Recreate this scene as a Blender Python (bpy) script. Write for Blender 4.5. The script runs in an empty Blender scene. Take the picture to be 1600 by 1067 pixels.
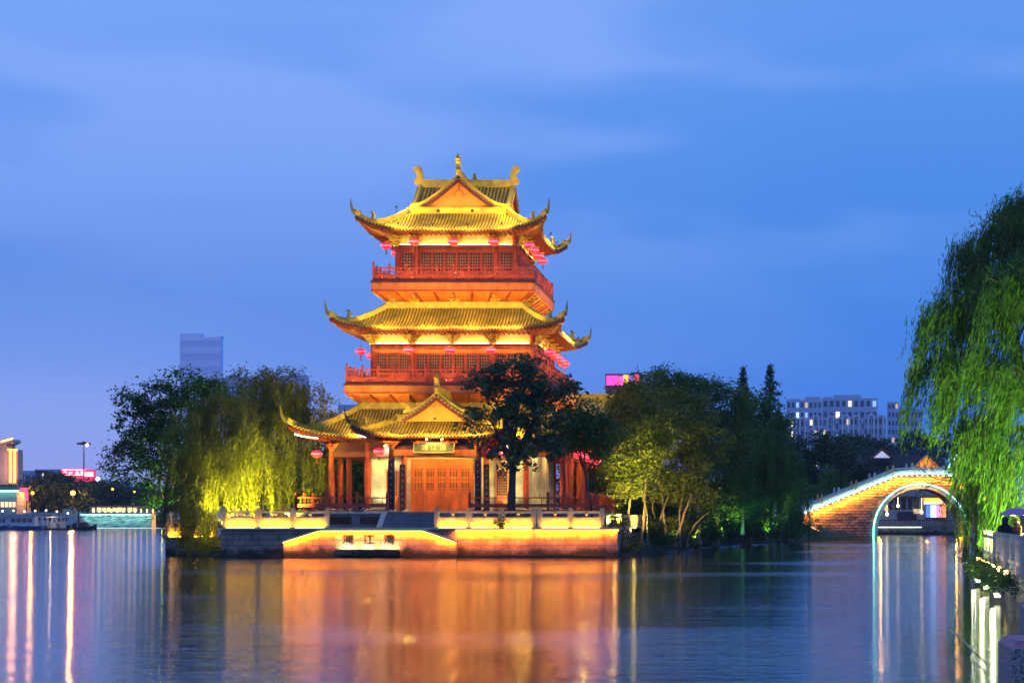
import bpy, math, random
import numpy as np
from mathutils import Vector, Matrix
R = math.radians
random.seed(7)
SC = bpy.context.scene
HAZE = 0.00013
COL = SC.collection

# ------------------------------------------------------------------ camera, world, exposure
CAMH = 2.5
cd = bpy.data.cameras.new('camera'); cam = bpy.data.objects.new('camera', cd); COL.objects.link(cam)
cam.location = (0, 0, CAMH); cam.rotation_euler = (R(90), 0, 0)
cd.sensor_width = 36; cd.lens = 60.75; cd.shift_x = -0.24375; cd.shift_y = 0.17156
cd.clip_start = 0.1; cd.clip_end = 6000
SC.camera = cam
SC.render.engine = 'CYCLES'
SC.cycles.use_denoising = True
SC.cycles.max_bounces = 6; SC.cycles.diffuse_bounces = 2; SC.cycles.glossy_bounces = 3
SC.cycles.transmission_bounces = 3; SC.cycles.volume_bounces = 0
SC.cycles.sample_clamp_indirect = 6; SC.cycles.caustics_reflective = False; SC.cycles.caustics_refractive = False
SC.view_settings.view_transform = 'Standard'; SC.view_settings.look = 'None'
SC.view_settings.exposure = 0; SC.view_settings.gamma = 1

w = bpy.data.worlds.new('World'); SC.world = w; w.use_nodes = True
nt = w.node_tree; N = nt.nodes; L = nt.links
for n in list(N): N.remove(n)
out = N.new('ShaderNodeOutputWorld'); bg = N.new('ShaderNodeBackground'); L.new(bg.outputs[0], out.inputs[0])
sky = N.new('ShaderNodeTexSky'); sky.sky_type = 'NISHITA'; sky.sun_disc = False
sky.sun_elevation = R(1.0); sky.sun_rotation = R(200)
tc = N.new('ShaderNodeTexCoord'); sep = N.new('ShaderNodeSeparateXYZ'); L.new(tc.outputs['Generated'], sep.inputs[0])
ramp = N.new('ShaderNodeValToRGB'); L.new(sep.outputs['Z'], ramp.inputs[0])
def setramp(r, stops):
    e = r.color_ramp.elements
    while len(e) > 1: e.remove(e[-1])
    e[0].position = stops[0][0]; e[0].color = (*stops[0][1], 1)
    for p, c in stops[1:]:
        k = e.new(p); k.color = (*c, 1)
SKYL = [(0.0, (.34, .37, .86)), (.058, (.265, .385, .93)), (.086, (.175, .335, .90)), (.127, (.115, .285, .83)), (.16, (.125, .30, .86)), (.22, (.14, .33, .91)), (.27, (.19, .385, .96)), (.4, (.17, .34, .88)), (1, (.11, .26, .72))]
SKYR = [(0.0, (.07, .23, .78)), (.05, (.034, .20, .82)), (.086, (.033, .21, .82)), (.127, (.045, .24, .83)), (.16, (.050, .245, .83)), (.22, (.075, .28, .85)), (.27, (.11, .31, .88)), (.4, (.16, .34, .88)), (1, (.12, .28, .75))]
setramp(ramp, SKYL)
ramp2 = N.new('ShaderNodeValToRGB'); L.new(sep.outputs['Z'], ramp2.inputs[0]); setramp(ramp2, SKYR)
mr = N.new('ShaderNodeMapRange'); L.new(sep.outputs['X'], mr.inputs[0]); mr.inputs[1].default_value = -.36; mr.inputs[2].default_value = .06
mixs = N.new('ShaderNodeMix'); mixs.data_type = 'RGBA'; L.new(mr.outputs[0], mixs.inputs[0])
L.new(ramp.outputs[0], mixs.inputs[6]); L.new(ramp2.outputs[0], mixs.inputs[7])
mp = N.new('ShaderNodeMapping'); L.new(tc.outputs['Generated'], mp.inputs[0]); mp.inputs['Scale'].default_value = (2.2, 2.2, 9); mp.inputs['Rotation'].default_value = (0, R(10), 0)
nz = N.new('ShaderNodeTexNoise'); L.new(mp.outputs[0], nz.inputs[0]); nz.inputs['Scale'].default_value = 1.5; nz.inputs['Detail'].default_value = 3; nz.inputs['Roughness'].default_value = .45
cr = N.new('ShaderNodeMapRange'); L.new(nz.outputs[0], cr.inputs[0]); cr.inputs[1].default_value = .44; cr.inputs[2].default_value = .62; cr.inputs[3].default_value = 0; cr.inputs[4].default_value = .8; cr.interpolation_type = 'SMOOTHSTEP'
cl = N.new('ShaderNodeMix'); cl.data_type = 'RGBA'; zf = N.new('ShaderNodeMapRange'); L.new(sep.outputs['Z'], zf.inputs[0]); zf.inputs[1].default_value = .12; zf.inputs[2].default_value = .22; zf.inputs[3].default_value = .15
cf = N.new('ShaderNodeMath'); cf.operation = 'MULTIPLY'; L.new(cr.outputs[0], cf.inputs[0]); L.new(zf.outputs[0], cf.inputs[1]); L.new(cf.outputs[0], cl.inputs[0]); L.new(mixs.outputs[2], cl.inputs[6]); cl.inputs[7].default_value = (.24, .42, .99, 1)
# the physical sky adds a little of its own dusk light on top of the cloud layer
sk = N.new('ShaderNodeMix'); sk.data_type = 'RGBA'; sk.blend_type = 'ADD'; sk.inputs[0].default_value = .01
L.new(cl.outputs[2], sk.inputs[6]); L.new(sky.outputs[0], sk.inputs[7])
L.new(sk.outputs[2], bg.inputs[0]); bg.inputs[1].default_value = 1.0

# ------------------------------------------------------------------ helpers
def P(px, py, Y):
    return Vector(((px - 1190) * Y / 2700, Y, CAMH + (808 - py) * Y / 2700))
def PX(px, Y): return (px - 1190) * Y / 2700
def PZ(py, Y): return CAMH + (808 - py) * Y / 2700

MATS = {}
def mat(name, col, rough=.6, var=.22, scale=2.0, bump=0.0, metal=0.0, emis=0.0, ecol=None, spec=.4, bscale=None, col2=None, stretch=None):
    if name in MATS: return MATS[name]
    m = bpy.data.materials.new(name); m.use_nodes = True; t = m.node_tree; n = t.nodes; l = t.links
    b = n['Principled BSDF']; b.inputs['Roughness'].default_value = rough; b.inputs['Metallic'].default_value = metal
    b.inputs['Specular IOR Level'].default_value = spec
    c = n.new('ShaderNodeTexCoord'); z = n.new('ShaderNodeTexNoise'); z.inputs['Scale'].default_value = scale; z.inputs['Detail'].default_value = 5
    src = c.outputs['Object']
    if stretch:
        mm = n.new('ShaderNodeMapping'); mm.inputs['Scale'].default_value = stretch; l.new(src, mm.inputs[0]); src = mm.outputs[0]
    l.new(src, z.inputs[0])
    mx = n.new('ShaderNodeMix'); mx.data_type = 'RGBA'
    rr = n.new('ShaderNodeMapRange'); rr.inputs[1].default_value = .3; rr.inputs[2].default_value = .7; l.new(z.outputs[0], rr.inputs[0]); l.new(rr.outputs[0], mx.inputs[0])
    mx.inputs[6].default_value = (*[x * (1 - var) for x in col], 1)
    mx.inputs[7].default_value = (*(col2 or [min(1, x * (1 + var)) for x in col]), 1)
    l.new(mx.outputs[2], b.inputs['Base Color'])
    if bump:
        z2 = n.new('ShaderNodeTexNoise'); z2.inputs['Scale'].default_value = bscale or scale * 6; z2.inputs['Detail'].default_value = 4; l.new(src, z2.inputs[0])
        bp = n.new('ShaderNodeBump'); bp.inputs['Strength'].default_value = bump; bp.inputs['Distance'].default_value = .05
        l.new(z2.outputs[0], bp.inputs['Height']); l.new(bp.outputs[0], b.inputs['Normal'])
    if emis:
        b.inputs['Emission Color'].default_value = (*(ecol or col), 1); b.inputs['Emission Strength'].default_value = emis
    MATS[name] = m
    return m

def brickmat(name, c1, c2, mortar, bw=.8, bh=.3, rough=.75, ms=.012, bump=.5, tide=False):
    m = bpy.data.materials.new(name); m.use_nodes = True; t = m.node_tree; n = t.nodes; l = t.links
    b = n['Principled BSDF']; b.inputs['Roughness'].default_value = rough; b.inputs['Specular IOR Level'].default_value = .3
    c = n.new('ShaderNodeTexCoord'); s = n.new('ShaderNodeSeparateXYZ'); l.new(c.outputs['Object'], s.inputs[0])
    a = n.new('ShaderNodeMath'); a.operation = 'ADD'; l.new(s.outputs[0], a.inputs[0]); l.new(s.outputs[1], a.inputs[1])
    k = n.new('ShaderNodeCombineXYZ'); l.new(a.outputs[0], k.inputs[0]); l.new(s.outputs[2], k.inputs[1])
    br = n.new('ShaderNodeTexBrick'); l.new(k.outputs[0], br.inputs[0]); br.inputs['Scale'].default_value = 1
    br.inputs['Brick Width'].default_value = bw; br.inputs['Row Height'].default_value = bh; br.inputs['Mortar Size'].default_value = ms
    br.inputs['Color1'].default_value = (*c1, 1); br.inputs['Color2'].default_value = (*c2, 1); br.inputs['Mortar'].default_value = (*mortar, 1)
    z = n.new('ShaderNodeTexNoise'); z.inputs['Scale'].default_value = 1.3; z.inputs['Detail'].default_value = 6; l.new(c.outputs['Object'], z.inputs[0])
    rr = n.new('ShaderNodeMapRange'); rr.inputs[1].default_value = .3; rr.inputs[2].default_value = .7; rr.inputs[3].default_value = .6; rr.inputs[4].default_value = 1.25; l.new(z.outputs[0], rr.inputs[0])
    mx = n.new('ShaderNodeMix'); mx.data_type = 'RGBA'; mx.blend_type = 'MULTIPLY'; mx.inputs[0].default_value = 1
    l.new(br.outputs[0], mx.inputs[6]); l.new(rr.outputs[0], mx.inputs[7]); l.new(mx.outputs[2], b.inputs['Base Color'])
    if tide:
        tn = n.new('ShaderNodeTexNoise'); tn.inputs['Scale'].default_value = 1.1; tn.inputs['Detail'].default_value = 6; l.new(c.outputs['Object'], tn.inputs[0])
        ta = n.new('ShaderNodeMath'); ta.operation = 'MULTIPLY_ADD'; ta.inputs[1].default_value = -1.1; l.new(tn.outputs[0], ta.inputs[0]); l.new(s.outputs[2], ta.inputs[2])
        tr_ = n.new('ShaderNodeMapRange'); tr_.inputs[1].default_value = -.32; tr_.inputs[2].default_value = .02; l.new(ta.outputs[0], tr_.inputs[0])
        tm = n.new('ShaderNodeMix'); tm.data_type = 'RGBA'; l.new(tr_.outputs[0], tm.inputs[0]); tm.inputs[6].default_value = (.035, .038, .022, 1); l.new(mx.outputs[2], tm.inputs[7]); l.new(tm.outputs[2], b.inputs['Base Color'])
    z2 = n.new('ShaderNodeTexNoise'); z2.inputs['Scale'].default_value = 14; l.new(c.outputs['Object'], z2.inputs[0])
    ad = n.new('ShaderNodeMath'); ad.operation = 'MULTIPLY_ADD'; ad.inputs[1].default_value = -.8; l.new(br.outputs['Fac'], ad.inputs[0]); l.new(z2.outputs[0], ad.inputs[2])
    bp = n.new('ShaderNodeBump'); bp.inputs['Strength'].default_value = bump; bp.inputs['Distance'].default_value = .03
    l.new(ad.outputs[0], bp.inputs['Height']); l.new(bp.outputs[0], b.inputs['Normal'])
    MATS[name] = m; return m

def emat(name, col, s, base=None):
    if name in MATS: return MATS[name]
    m = bpy.data.materials.new(name); m.use_nodes = True; b = m.node_tree.nodes['Principled BSDF']
    b.inputs['Base Color'].default_value = (*(base or col), 1); b.inputs['Emission Color'].default_value = (*col, 1)
    b.inputs['Emission Strength'].default_value = s; b.inputs['Roughness'].default_value = .5
    MATS[name] = m; return m

def leafmat(name, dark, light, transl=.35, nscale=1.1):
    m = bpy.data.materials.new(name); m.use_nodes = True; t = m.node_tree; n = t.nodes; l = t.links
    b = n['Principled BSDF']; b.inputs['Roughness'].default_value = .5; b.inputs['Specular IOR Level'].default_value = .25
    g = n.new('ShaderNodeNewGeometry'); c = n.new('ShaderNodeTexCoord'); z = n.new('ShaderNodeTexNoise'); z.inputs['Scale'].default_value = nscale; l.new(c.outputs['Object'], z.inputs[0])
    a = n.new('ShaderNodeMath'); a.operation = 'MULTIPLY_ADD'; a.inputs[1].default_value = .6; l.new(g.outputs['Random Per Island'], a.inputs[0])
    r2 = n.new('ShaderNodeMapRange'); r2.inputs[1].default_value = .3; r2.inputs[2].default_value = .7; r2.inputs[3].default_value = -.25; r2.inputs[4].default_value = .65; l.new(z.outputs[0], r2.inputs[0]); l.new(r2.outputs[0], a.inputs[2])
    mx = n.new('ShaderNodeMix'); mx.data_type = 'RGBA'; l.new(a.outputs[0], mx.inputs[0]); mx.inputs[6].default_value = (*dark, 1); mx.inputs[7].default_value = (*light, 1)
    l.new(mx.outputs[2], b.inputs['Base Color'])
    tr = n.new('ShaderNodeBsdfTranslucent'); l.new(mx.outputs[2], tr.inputs[0]); ms = n.new('ShaderNodeMixShader'); ms.inputs[0].default_value = transl
    l.new(b.outputs[0], ms.inputs[1]); l.new(tr.outputs[0], ms.inputs[2]); l.new(ms.outputs[0], n['Material Output'].inputs[0])
    MATS[name] = m; return m

def tag(o, label=None, cat=None, group=None, kind=None):
    if label: o['label'] = label
    if cat: o['category'] = cat
    if group: o['group'] = group
    if kind: o['kind'] = kind
    return o

def thing(name, loc, label, cat, group=None, rz=0, kind=None):
    o = bpy.data.objects.new(name, None); COL.objects.link(o); o.location = loc; o.rotation_euler = (0, 0, rz); o.empty_display_size = .3
    tag(o, label, cat, group, kind)
    return o

def org(parent):
    # world location of the thing that owns this part
    while parent.parent is not None: parent = parent.parent
    return Vector(parent.location)

class MB:
    """collects vertices and faces for ONE mesh object"""
    def __init__(s): s.v = []; s.f = []
    def add(s, vs, fs):
        k = len(s.v); s.v += [tuple(v) for v in vs]; s.f += [tuple(i + k for i in f) for f in fs]; return s
    def box(s, c, d, rz=0, M=None):
        cx, cy, cz = c; x, y, z = d[0] / 2, d[1] / 2, d[2] / 2
        pts = [Vector(p) for p in ((-x, -y, -z), (x, -y, -z), (x, y, -z), (-x, y, -z), (-x, -y, z), (x, -y, z), (x, y, z), (-x, y, z))]
        if rz: m = Matrix.Rotation(rz, 3, 'Z'); pts = [m @ p for p in pts]
        if M is not None: pts = [M @ p for p in pts]
        return s.add([p + Vector(c) for p in pts], [(0, 3, 2, 1), (4, 5, 6, 7), (0, 1, 5, 4), (1, 2, 6, 5), (2, 3, 7, 6), (3, 0, 4, 7)])
    def bb(s, x0, x1, y0, y1, z0, z1):
        return s.box(((x0 + x1) / 2, (y0 + y1) / 2, (z0 + z1) / 2), (abs(x1 - x0), abs(y1 - y0), abs(z1 - z0)))
    def beam(s, p0, p1, w_, h, up=(0, 0, 1), w1=None, h1=None):
        p0, p1 = Vector(p0), Vector(p1); d = (p1 - p0).normalized(); u = Vector(up); sd = d.cross(u)
        if sd.length < 1e-4: sd = d.cross(Vector((0, 1, 0)))
        sd.normalize(); u = sd.cross(d).normalized(); w1 = w1 or w_; h1 = h1 or h
        vs = []
        for p, a, b in ((p0, w_, h), (p1, w1, h1)):
            vs += [p - sd * a / 2 - u * b / 2, p + sd * a / 2 - u * b / 2, p + sd * a / 2 + u * b / 2, p - sd * a / 2 + u * b / 2]
        return s.add(vs, [(0, 1, 2, 3), (7, 6, 5, 4), (0, 4, 5, 1), (1, 5, 6, 2), (2, 6, 7, 3), (3, 7, 4, 0)])
    def strip(s, pts, w_, h, up=(0, 0, 1), hs=None, ws=None):
        """continuous rectangular-section moulding along a path"""
        pts = [Vector(p) for p in pts]; vs = []; n = len(pts)
        for i, p in enumerate(pts):
            d = (pts[min(i + 1, n - 1)] - pts[max(i - 1, 0)]).normalized(); sd = d.cross(Vector(up))
            if sd.length < 1e-4: sd = Vector((1, 0, 0))
            sd.normalize(); u = sd.cross(d).normalized(); a = ws[i] if ws else w_; b = hs[i] if hs else h
            vs += [p - sd * a / 2 - u * b / 2, p + sd * a / 2 - u * b / 2, p + sd * a / 2 + u * b / 2, p - sd * a / 2 + u * b / 2]
        fs = [(0, 1, 2, 3), (4 * n - 1, 4 * n - 2, 4 * n - 3, 4 * n - 4)]
        for i in range(n - 1):
            for j in range(4):
                k = (j + 1) % 4; fs.append((4 * i + j, 4 * i + 4 + j, 4 * i + 4 + k, 4 * i + k))
        return s.add(vs, fs)
    def tube(s, pts, rs, n=6, caps=True):
        pts = [Vector(p) for p in pts]; m = len(pts)
        if not hasattr(rs, '__len__'): rs = [rs] * m
        vs = []; ref = Vector((.3, .9, .2))
        for i, p in enumerate(pts):
            d = (pts[min(i + 1, m - 1)] - pts[max(i - 1, 0)])
            if d.length < 1e-6: d = Vector((0, 0, 1))
            d.normalize(); a = d.cross(ref)
            if a.length < .05: a = d.cross(Vector((1, 0, 0)))
            a.normalize(); b = d.cross(a)
            for j in range(n):
                t = 2 * math.pi * j / n; vs.append(p + (a * math.cos(t) + b * math.sin(t)) * rs[i])
        fs = []
        for i in range(m - 1):
            for j in range(n):
                k = (j + 1) % n; fs.append((i * n + j, i * n + k, i * n + n + k, i * n + n + j))
        if caps: fs += [tuple(reversed(range(n))), tuple(range((m - 1) * n, m * n))]
        return s.add(vs, fs)
    def lathe(s, c, prof, n=12, sc=(1, 1)):
        c = Vector(c); vs = []; fs = []; m = len(prof)
        for r, z in prof:
            for j in range(n):
                t = 2 * math.pi * j / n; vs.append(c + Vector((r * math.cos(t) * sc[0], r * math.sin(t) * sc[1], z)))
        for i in range(m - 1):
            for j in range(n):
                k = (j + 1) % n; fs.append((i * n + j, i * n + k, i * n + n + k, i * n + n + j))
        fs += [tuple(reversed(range(n))), tuple(range((m - 1) * n, m * n))]
        return s.add(vs, fs)
    def grid(s, fn, nu, nv):
        vs = [fn(i / nu, j / nv) for i in range(nu + 1) for j in range(nv + 1)]
        fs = [(i * (nv + 1) + j, (i + 1) * (nv + 1) + j, (i + 1) * (nv + 1) + j + 1, i * (nv + 1) + j + 1) for i in range(nu) for j in range(nv)]
        return s.add(vs, fs)
    def prism(s, poly, z0, z1):
        n = len(poly); vs = [(x, y, z0) for x, y in poly] + [(x, y, z1) for x, y in poly]
        return s.add(vs, [tuple(reversed(range(n))), tuple(range(n, 2 * n))] + [(i, (i + 1) % n, n + (i + 1) % n, n + i) for i in range(n)])
    def plate(s, poly, o, ux, uz, th):
        """polygon in the plane ux/uz at origin o, extruded th along ux x uz"""
        o = Vector(o); ux = Vector(ux); uz = Vector(uz); nn = ux.cross(uz).normalized() * th / 2; n = len(poly)
        a = [o + ux * x + uz * z - nn for x, z in poly]; b = [o + ux * x + uz * z + nn for x, z in poly]
        return s.add(a + b, [tuple(range(n)), tuple(reversed(range(n, 2 * n)))] + [(i, n + i, n + (i + 1) % n, (i + 1) % n) for i in range(n)])
    def sphere(s, c, r, n=10, m=6, sc=(1, 1, 1)):
        prof = [(max(.001, r * math.sin(math.pi * i / m)), -r * math.cos(math.pi * i / m) * sc[2]) for i in range(m + 1)]
        return s.lathe(c, prof, n, sc[:2])
    base = 0
    def build(s, name, m, parent=None, origin=None, smooth=False, local=False):
        o_ = Vector((0, 0, 0)) if local else (org(parent) if parent is not None else Vector(origin or (0, 0, 0)))
        me = bpy.data.meshes.new(name); me.from_pydata([(v[0] - o_.x, v[1] - o_.y, v[2] - o_.z) for v in s.v], [], s.f); me.update()
        if smooth: me.polygons.foreach_set('use_smooth', [True] * len(me.polygons))
        me.materials.append(m)
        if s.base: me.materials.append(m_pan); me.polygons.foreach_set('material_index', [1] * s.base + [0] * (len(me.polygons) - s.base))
        ob = bpy.data.objects.new(name, me); COL.objects.link(ob)
        if parent is not None: ob.parent = parent
        else: ob.location = Vector(origin or (0, 0, 0)) if not local else (0, 0, 0)
        return ob

def copy_part(src, parent, loc=None, rot=None):
    c = src.copy(); COL.objects.link(c); c.parent = parent
    if loc is not None: c.location = loc
    if rot is not None: c.rotation_euler = rot
    return c
def copy_thing(root, loc, rz=None, label=None, group=None):
    r = root.copy(); COL.objects.link(r); r.location = loc
    if rz is not None: r.rotation_euler = (0, 0, rz)
    if label: r['label'] = label
    if group: r['group'] = group
    for ch in list(root.children):
        c = ch.copy(); COL.objects.link(c); c.parent = r
        for g in list(ch.children):
            d = g.copy(); COL.objects.link(d); d.parent = c
    return r

def lamp(name, kind, loc, energy, col, parent=None, size=.08, target=None, angle=60, blend=.6):
    d = bpy.data.lights.new(name, kind); d.energy = energy; d.color = col
    d.shadow_soft_size = size
    if kind == 'SPOT': d.spot_size = R(angle); d.spot_blend = blend
    o = bpy.data.objects.new(name, d); COL.objects.link(o)
    p = Vector(loc)
    if target is not None: o.rotation_euler = (Vector(target) - p).to_track_quat('-Z', 'Y').to_euler()
    if parent is not None: o.parent = parent; p = p - org(parent)
    o.location = p
    return o

def strip_light(p0, p1, per_m, col, parent, aim, spread=160):
    """the light an LED line throws: a thin area lamp lying on the line"""
    p0, p1 = Vector(p0), Vector(p1); d = bpy.data.lights.new('strip_glow', 'AREA'); d.shape = 'RECTANGLE'; L_ = (p1 - p0).length
    d.size = L_; d.size_y = .04; d.energy = per_m * L_; d.color = col; d.spread = R(spread)
    z = -Vector(aim).normalized(); x = (p1 - p0).normalized(); y = z.cross(x).normalized(); z = x.cross(y)
    o = bpy.data.objects.new('strip_glow', d); COL.objects.link(o); o.rotation_euler = Matrix((x, y, z)).transposed().to_euler()
    o.parent = parent; o.location = (p0 + p1) / 2 - (org(parent) if parent is not None else Vector((0, 0, 0)))
    return o

# ------------------------------------------------------------------ materials
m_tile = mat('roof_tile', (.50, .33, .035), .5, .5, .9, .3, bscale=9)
m_pan = mat('pan_tile_shaded', (.13, .085, .012), .6, .4, 2.2, .3)  # darker copy of the roof tile: shade between ribs put into colour
m_ridge = mat('ridge_tile', (.60, .42, .05), .55, .3, 2.5, .5, bscale=12)
m_horn = mat('horn_tile', (.24, .18, .04), .5, .3, 3)
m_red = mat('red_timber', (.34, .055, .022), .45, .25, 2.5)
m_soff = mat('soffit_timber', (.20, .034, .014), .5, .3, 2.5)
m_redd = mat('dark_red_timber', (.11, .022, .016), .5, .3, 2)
m_oran = mat('orange_timber', (.58, .145, .03), .55, .38, 1.6, .3, stretch=(1, 1, .35))
m_rail = mat('vermilion_rail', (.42, .06, .022), .45, .2, 3)
m_gable = mat('gable_plaster', (.66, .27, .05), .7, .12, 1.2)
m_band = mat('frieze_board', (.72, .42, .17), .6, .1, 2)
m_dark = mat('lattice_dark', (.045, .014, .008), .3, .3, 3)
m_latt = mat('lattice_pale', (.46, .24, .11), .5, .2, 4)
m_pale = brickmat('pale_brick', (.52, .52, .38), (.44, .45, .33), (.32, .33, .25), .34, .11, ms=.006, bump=.25)
m_block = brickmat('stone_block', (.31, .25, .21), (.22, .18, .16), (.09, .07, .065), .85, .36, ms=.016, bump=.8, tide=True)
m_step = mat('step_stone', (.17, .16, .175), .8, .3, 1.5, .4)
m_stone = mat('pale_stone', (.50, .46, .38), .75, .2, 2.5, .3)
m_stonel = mat('balustrade_stone', (.50, .43, .26), .75, .2, 2.5, .3)
m_couplet = mat('black_lacquer', (.012, .012, .014), .3, .2, 2)
m_gold = mat('gold_leaf', (.55, .42, .14), .45, .15, 5)
m_board = mat('plaque_green', (.10, .11, .045), .45, .3, 4)
m_metal = mat('lamp_metal', (.05, .05, .055), .45, .2, 5, metal=.6)
m_bark = mat('bark', (.085, .06, .042), .9, .4, 4, .8, stretch=(1, 1, .25))
m_barkl = mat('pale_bark', (.20, .15, .10), .9, .35, 4, .8, stretch=(1, 1, .25))
e_band = emat('warm_led', (1, .50, .16), 26)
e_eave = emat('eave_led', (1, .70, .42), 14)
e_oran = emat('orange_led', (1, .27, .015), 34)
e_yell = emat('yellow_led', (1, .50, .03), 34)
e_white = emat('white_led', (1, .85, .62), 22)
e_cyan = emat('cyan_led', (.25, .95, .85), 9)
e_dot = emat('cool_dot', (.75, .95, 1), 7)
e_lamp = emat('lamp_lens', (1, .72, .3), 6)
e_lant = emat('lantern_silk', (1, .015, .05), 1.5, (.6, .03, .03))
e_lantc = emat('lantern_core', (1, .10, .2), 2.6, (.6, .1, .1))
l_dark = leafmat('leaf_dark', (.030, .088, .018), (.085, .19, .036))
l_blue = leafmat('leaf_bluegreen', (.022, .075, .042), (.07, .17, .075), .3)
l_mid = leafmat('leaf_mid', (.055, .088, .012), (.18, .21, .03))
l_will = leafmat('leaf_willow', (.085, .10, .010), (.21, .22, .022), .4)
l_willr = leafmat('leaf_willow_green', (.045, .11, .018), (.12, .22, .035), .4)
l_far = leafmat('leaf_far', (.022, .05, .026), (.06, .11, .045), .2)

# ------------------------------------------------------------------ setting: water, land
def water():
    m = bpy.data.materials.new('river_water'); m.use_nodes = True; t = m.node_tree; n = t.nodes; l = t.links
    n.remove(n['Principled BSDF']); gl = n.new('ShaderNodeBsdfGlossy'); gl.inputs['Color'].default_value = (.95, .92, .95, 1); gl.inputs['Roughness'].default_value = .08
    df = n.new('ShaderNodeBsdfDiffuse'); df.inputs['Color'].default_value = (0, .006, .03, 1); fr = n.new('ShaderNodeFresnel'); fr.inputs['IOR'].default_value = 2.0
    mxs = n.new('ShaderNodeMixShader'); l.new(fr.outputs[0], mxs.inputs[0]); l.new(df.outputs[0], mxs.inputs[1]); l.new(gl.outputs[0], mxs.inputs[2]); l.new(mxs.outputs[0], n['Material Output'].inputs[0])
    c = n.new('ShaderNodeTexCoord')
    # broad slow swell and fine wind ripple, both stretched across the line of sight
    m1 = n.new('ShaderNodeMapping'); m1.inputs['Scale'].default_value = (.16, .8, 1); l.new(c.outputs['Object'], m1.inputs[0])
    z1 = n.new('ShaderNodeTexNoise'); z1.inputs['Scale'].default_value = 1; z1.inputs['Detail'].default_value = 4; z1.inputs['Roughness'].default_value = .55; l.new(m1.outputs[0], z1.inputs[0])
    m2 = n.new('ShaderNodeMapping'); m2.inputs['Scale'].default_value = (1.8, 8, 1); m2.inputs['Rotation'].default_value = (0, 0, R(8)); l.new(c.outputs['Object'], m2.inputs[0])
    z2 = n.new('ShaderNodeTexNoise'); z2.inputs['Scale'].default_value = 1; z2.inputs['Detail'].default_value = 3; l.new(m2.outputs[0], z2.inputs[0])
    m3 = n.new('ShaderNodeMapping'); m3.inputs['Scale'].default_value = (.028, .05, 1); l.new(c.outputs['Object'], m3.inputs[0])
    z3 = n.new('ShaderNodeTexNoise'); z3.inputs['Scale'].default_value = 1; z3.inputs['Detail'].default_value = 2; l.new(m3.outputs[0], z3.inputs[0])
    wr = n.new('ShaderNodeMapRange'); wr.inputs[1].default_value = .5; wr.inputs[2].default_value = .68; wr.inputs[3].default_value = .25; wr.inputs[4].default_value = 1; l.new(z3.outputs[0], wr.inputs[0])
    mu = n.new('ShaderNodeMath'); mu.operation = 'MULTIPLY'; l.new(z2.outputs[0], mu.inputs[0]); l.new(wr.outputs[0], mu.inputs[1])
    b1 = n.new('ShaderNodeBump'); b1.inputs['Strength'].default_value = .42; b1.inputs['Distance'].default_value = .05; l.new(z1.outputs[0], b1.inputs['Height'])
    b2 = n.new('ShaderNodeBump'); b2.inputs['Strength'].default_value = .8; b2.inputs['Distance'].default_value = .05; l.new(mu.outputs[0], b2.inputs['Height']); l.new(b1.outputs[0], b2.inputs['Normal'])
    l.new(b2.outputs[0], gl.inputs['Normal']); l.new(b2.outputs[0], df.inputs['Normal'])
    o = MB().grid(lambda u, v: (-1100 + 2200 * u, -60 + 1300 * v, 0), 8, 8).build('water', m)
    tag(o, kind='structure')
water()
m_land = mat('far_ground', (.05, .055, .045), .9, .3, .05)
m_soil = mat('bank_soil', (.075, .06, .035), .95, .4, .8, .8, bscale=5, col2=(.05, .075, .02))
m_pave = brickmat('paving', (.22, .20, .19), (.18, .17, .165), (.1, .09, .09), .6, .6)
def land():
    b = MB(); b.prism([(-1080, 392), (-40, 392), (-38, 262), (70, 250), (70, 1240), (-1080, 1240)][0:6], -1.0, 1.15)
    tag(b.build('ground', m_land), kind='structure')
    # far strip between the two banks on the right
    b = MB(); b.prism([(70, 250), (1080, 250), (1080, 1240), (70, 1240)], -1, 1.15)
    tag(b.build('ground', m_land), kind='structure')
    # right bank promenade (camera side), the edge curves out of frame between the near block and the railing
    edge = [(.9, -20), (1.0, 5), (1.25, 9), (4.2, 24), (7.25, 47), (8.7, 66), (13.5, 95), (17, 140), (23.3, 192), (26, 215), (34, 249.9), (300, 249.9), (300, -20)]
    b = MB(); b.prism(edge, -1.2, .85)
    tag(b.build('promenade', m_pave), kind='structure')
    # island / peninsula under the pavilion and the trees: a soil mound rising out of the water
    ring = [(-37.6, 112.5), (-34.3, 109.9), (-10, 109.9), (-8.8, 118), (-8.9, 131), (-7.2, 142), (-3.6, 156), (1.5, 170), (6.5, 182), (11.6, 193), (11.2, 202), (6, 212), (-8, 225), (-34, 236), (-60, 215), (-58, 180), (-47, 150), (-41, 128)]
    cx, cy = -22, 165; lv = [(1.0, -.8), (.995, .05), (.975, .42), (.93, .85), (.82, 1.25), (.4, 1.55), (0, 1.6)]
    vs = []; fs = []; n = len(ring) * 6
    rr = random.Random(3)
    for k, (s_, z) in enumerate(lv):
        for i in range(n):
            t = i / 6; a = int(t) % len(ring); c = (a + 1) % len(ring); q = t - int(t)
            x = ring[a][0] * (1 - q) + ring[c][0] * q; y = ring[a][1] * (1 - q) + ring[c][1] * q
            jit = .25 * rr.random() if 0 < k < 5 and x > -9.5 else 0
            vs.append((cx + (x - cx) * s_ + jit, cy + (y - cy) * s_ + jit, z + (rr.random() - .5) * .12 * (k > 1)))
    for k in range(len(lv) - 1):
        for i in range(n):
            j = (i + 1) % n; fs.append((k * n + i, k * n + j, k * n + n + j, k * n + n + i))
    b = MB(); b.add(vs, fs); tag(b.build('island_ground', m_soil), kind='structure')
land()

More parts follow.
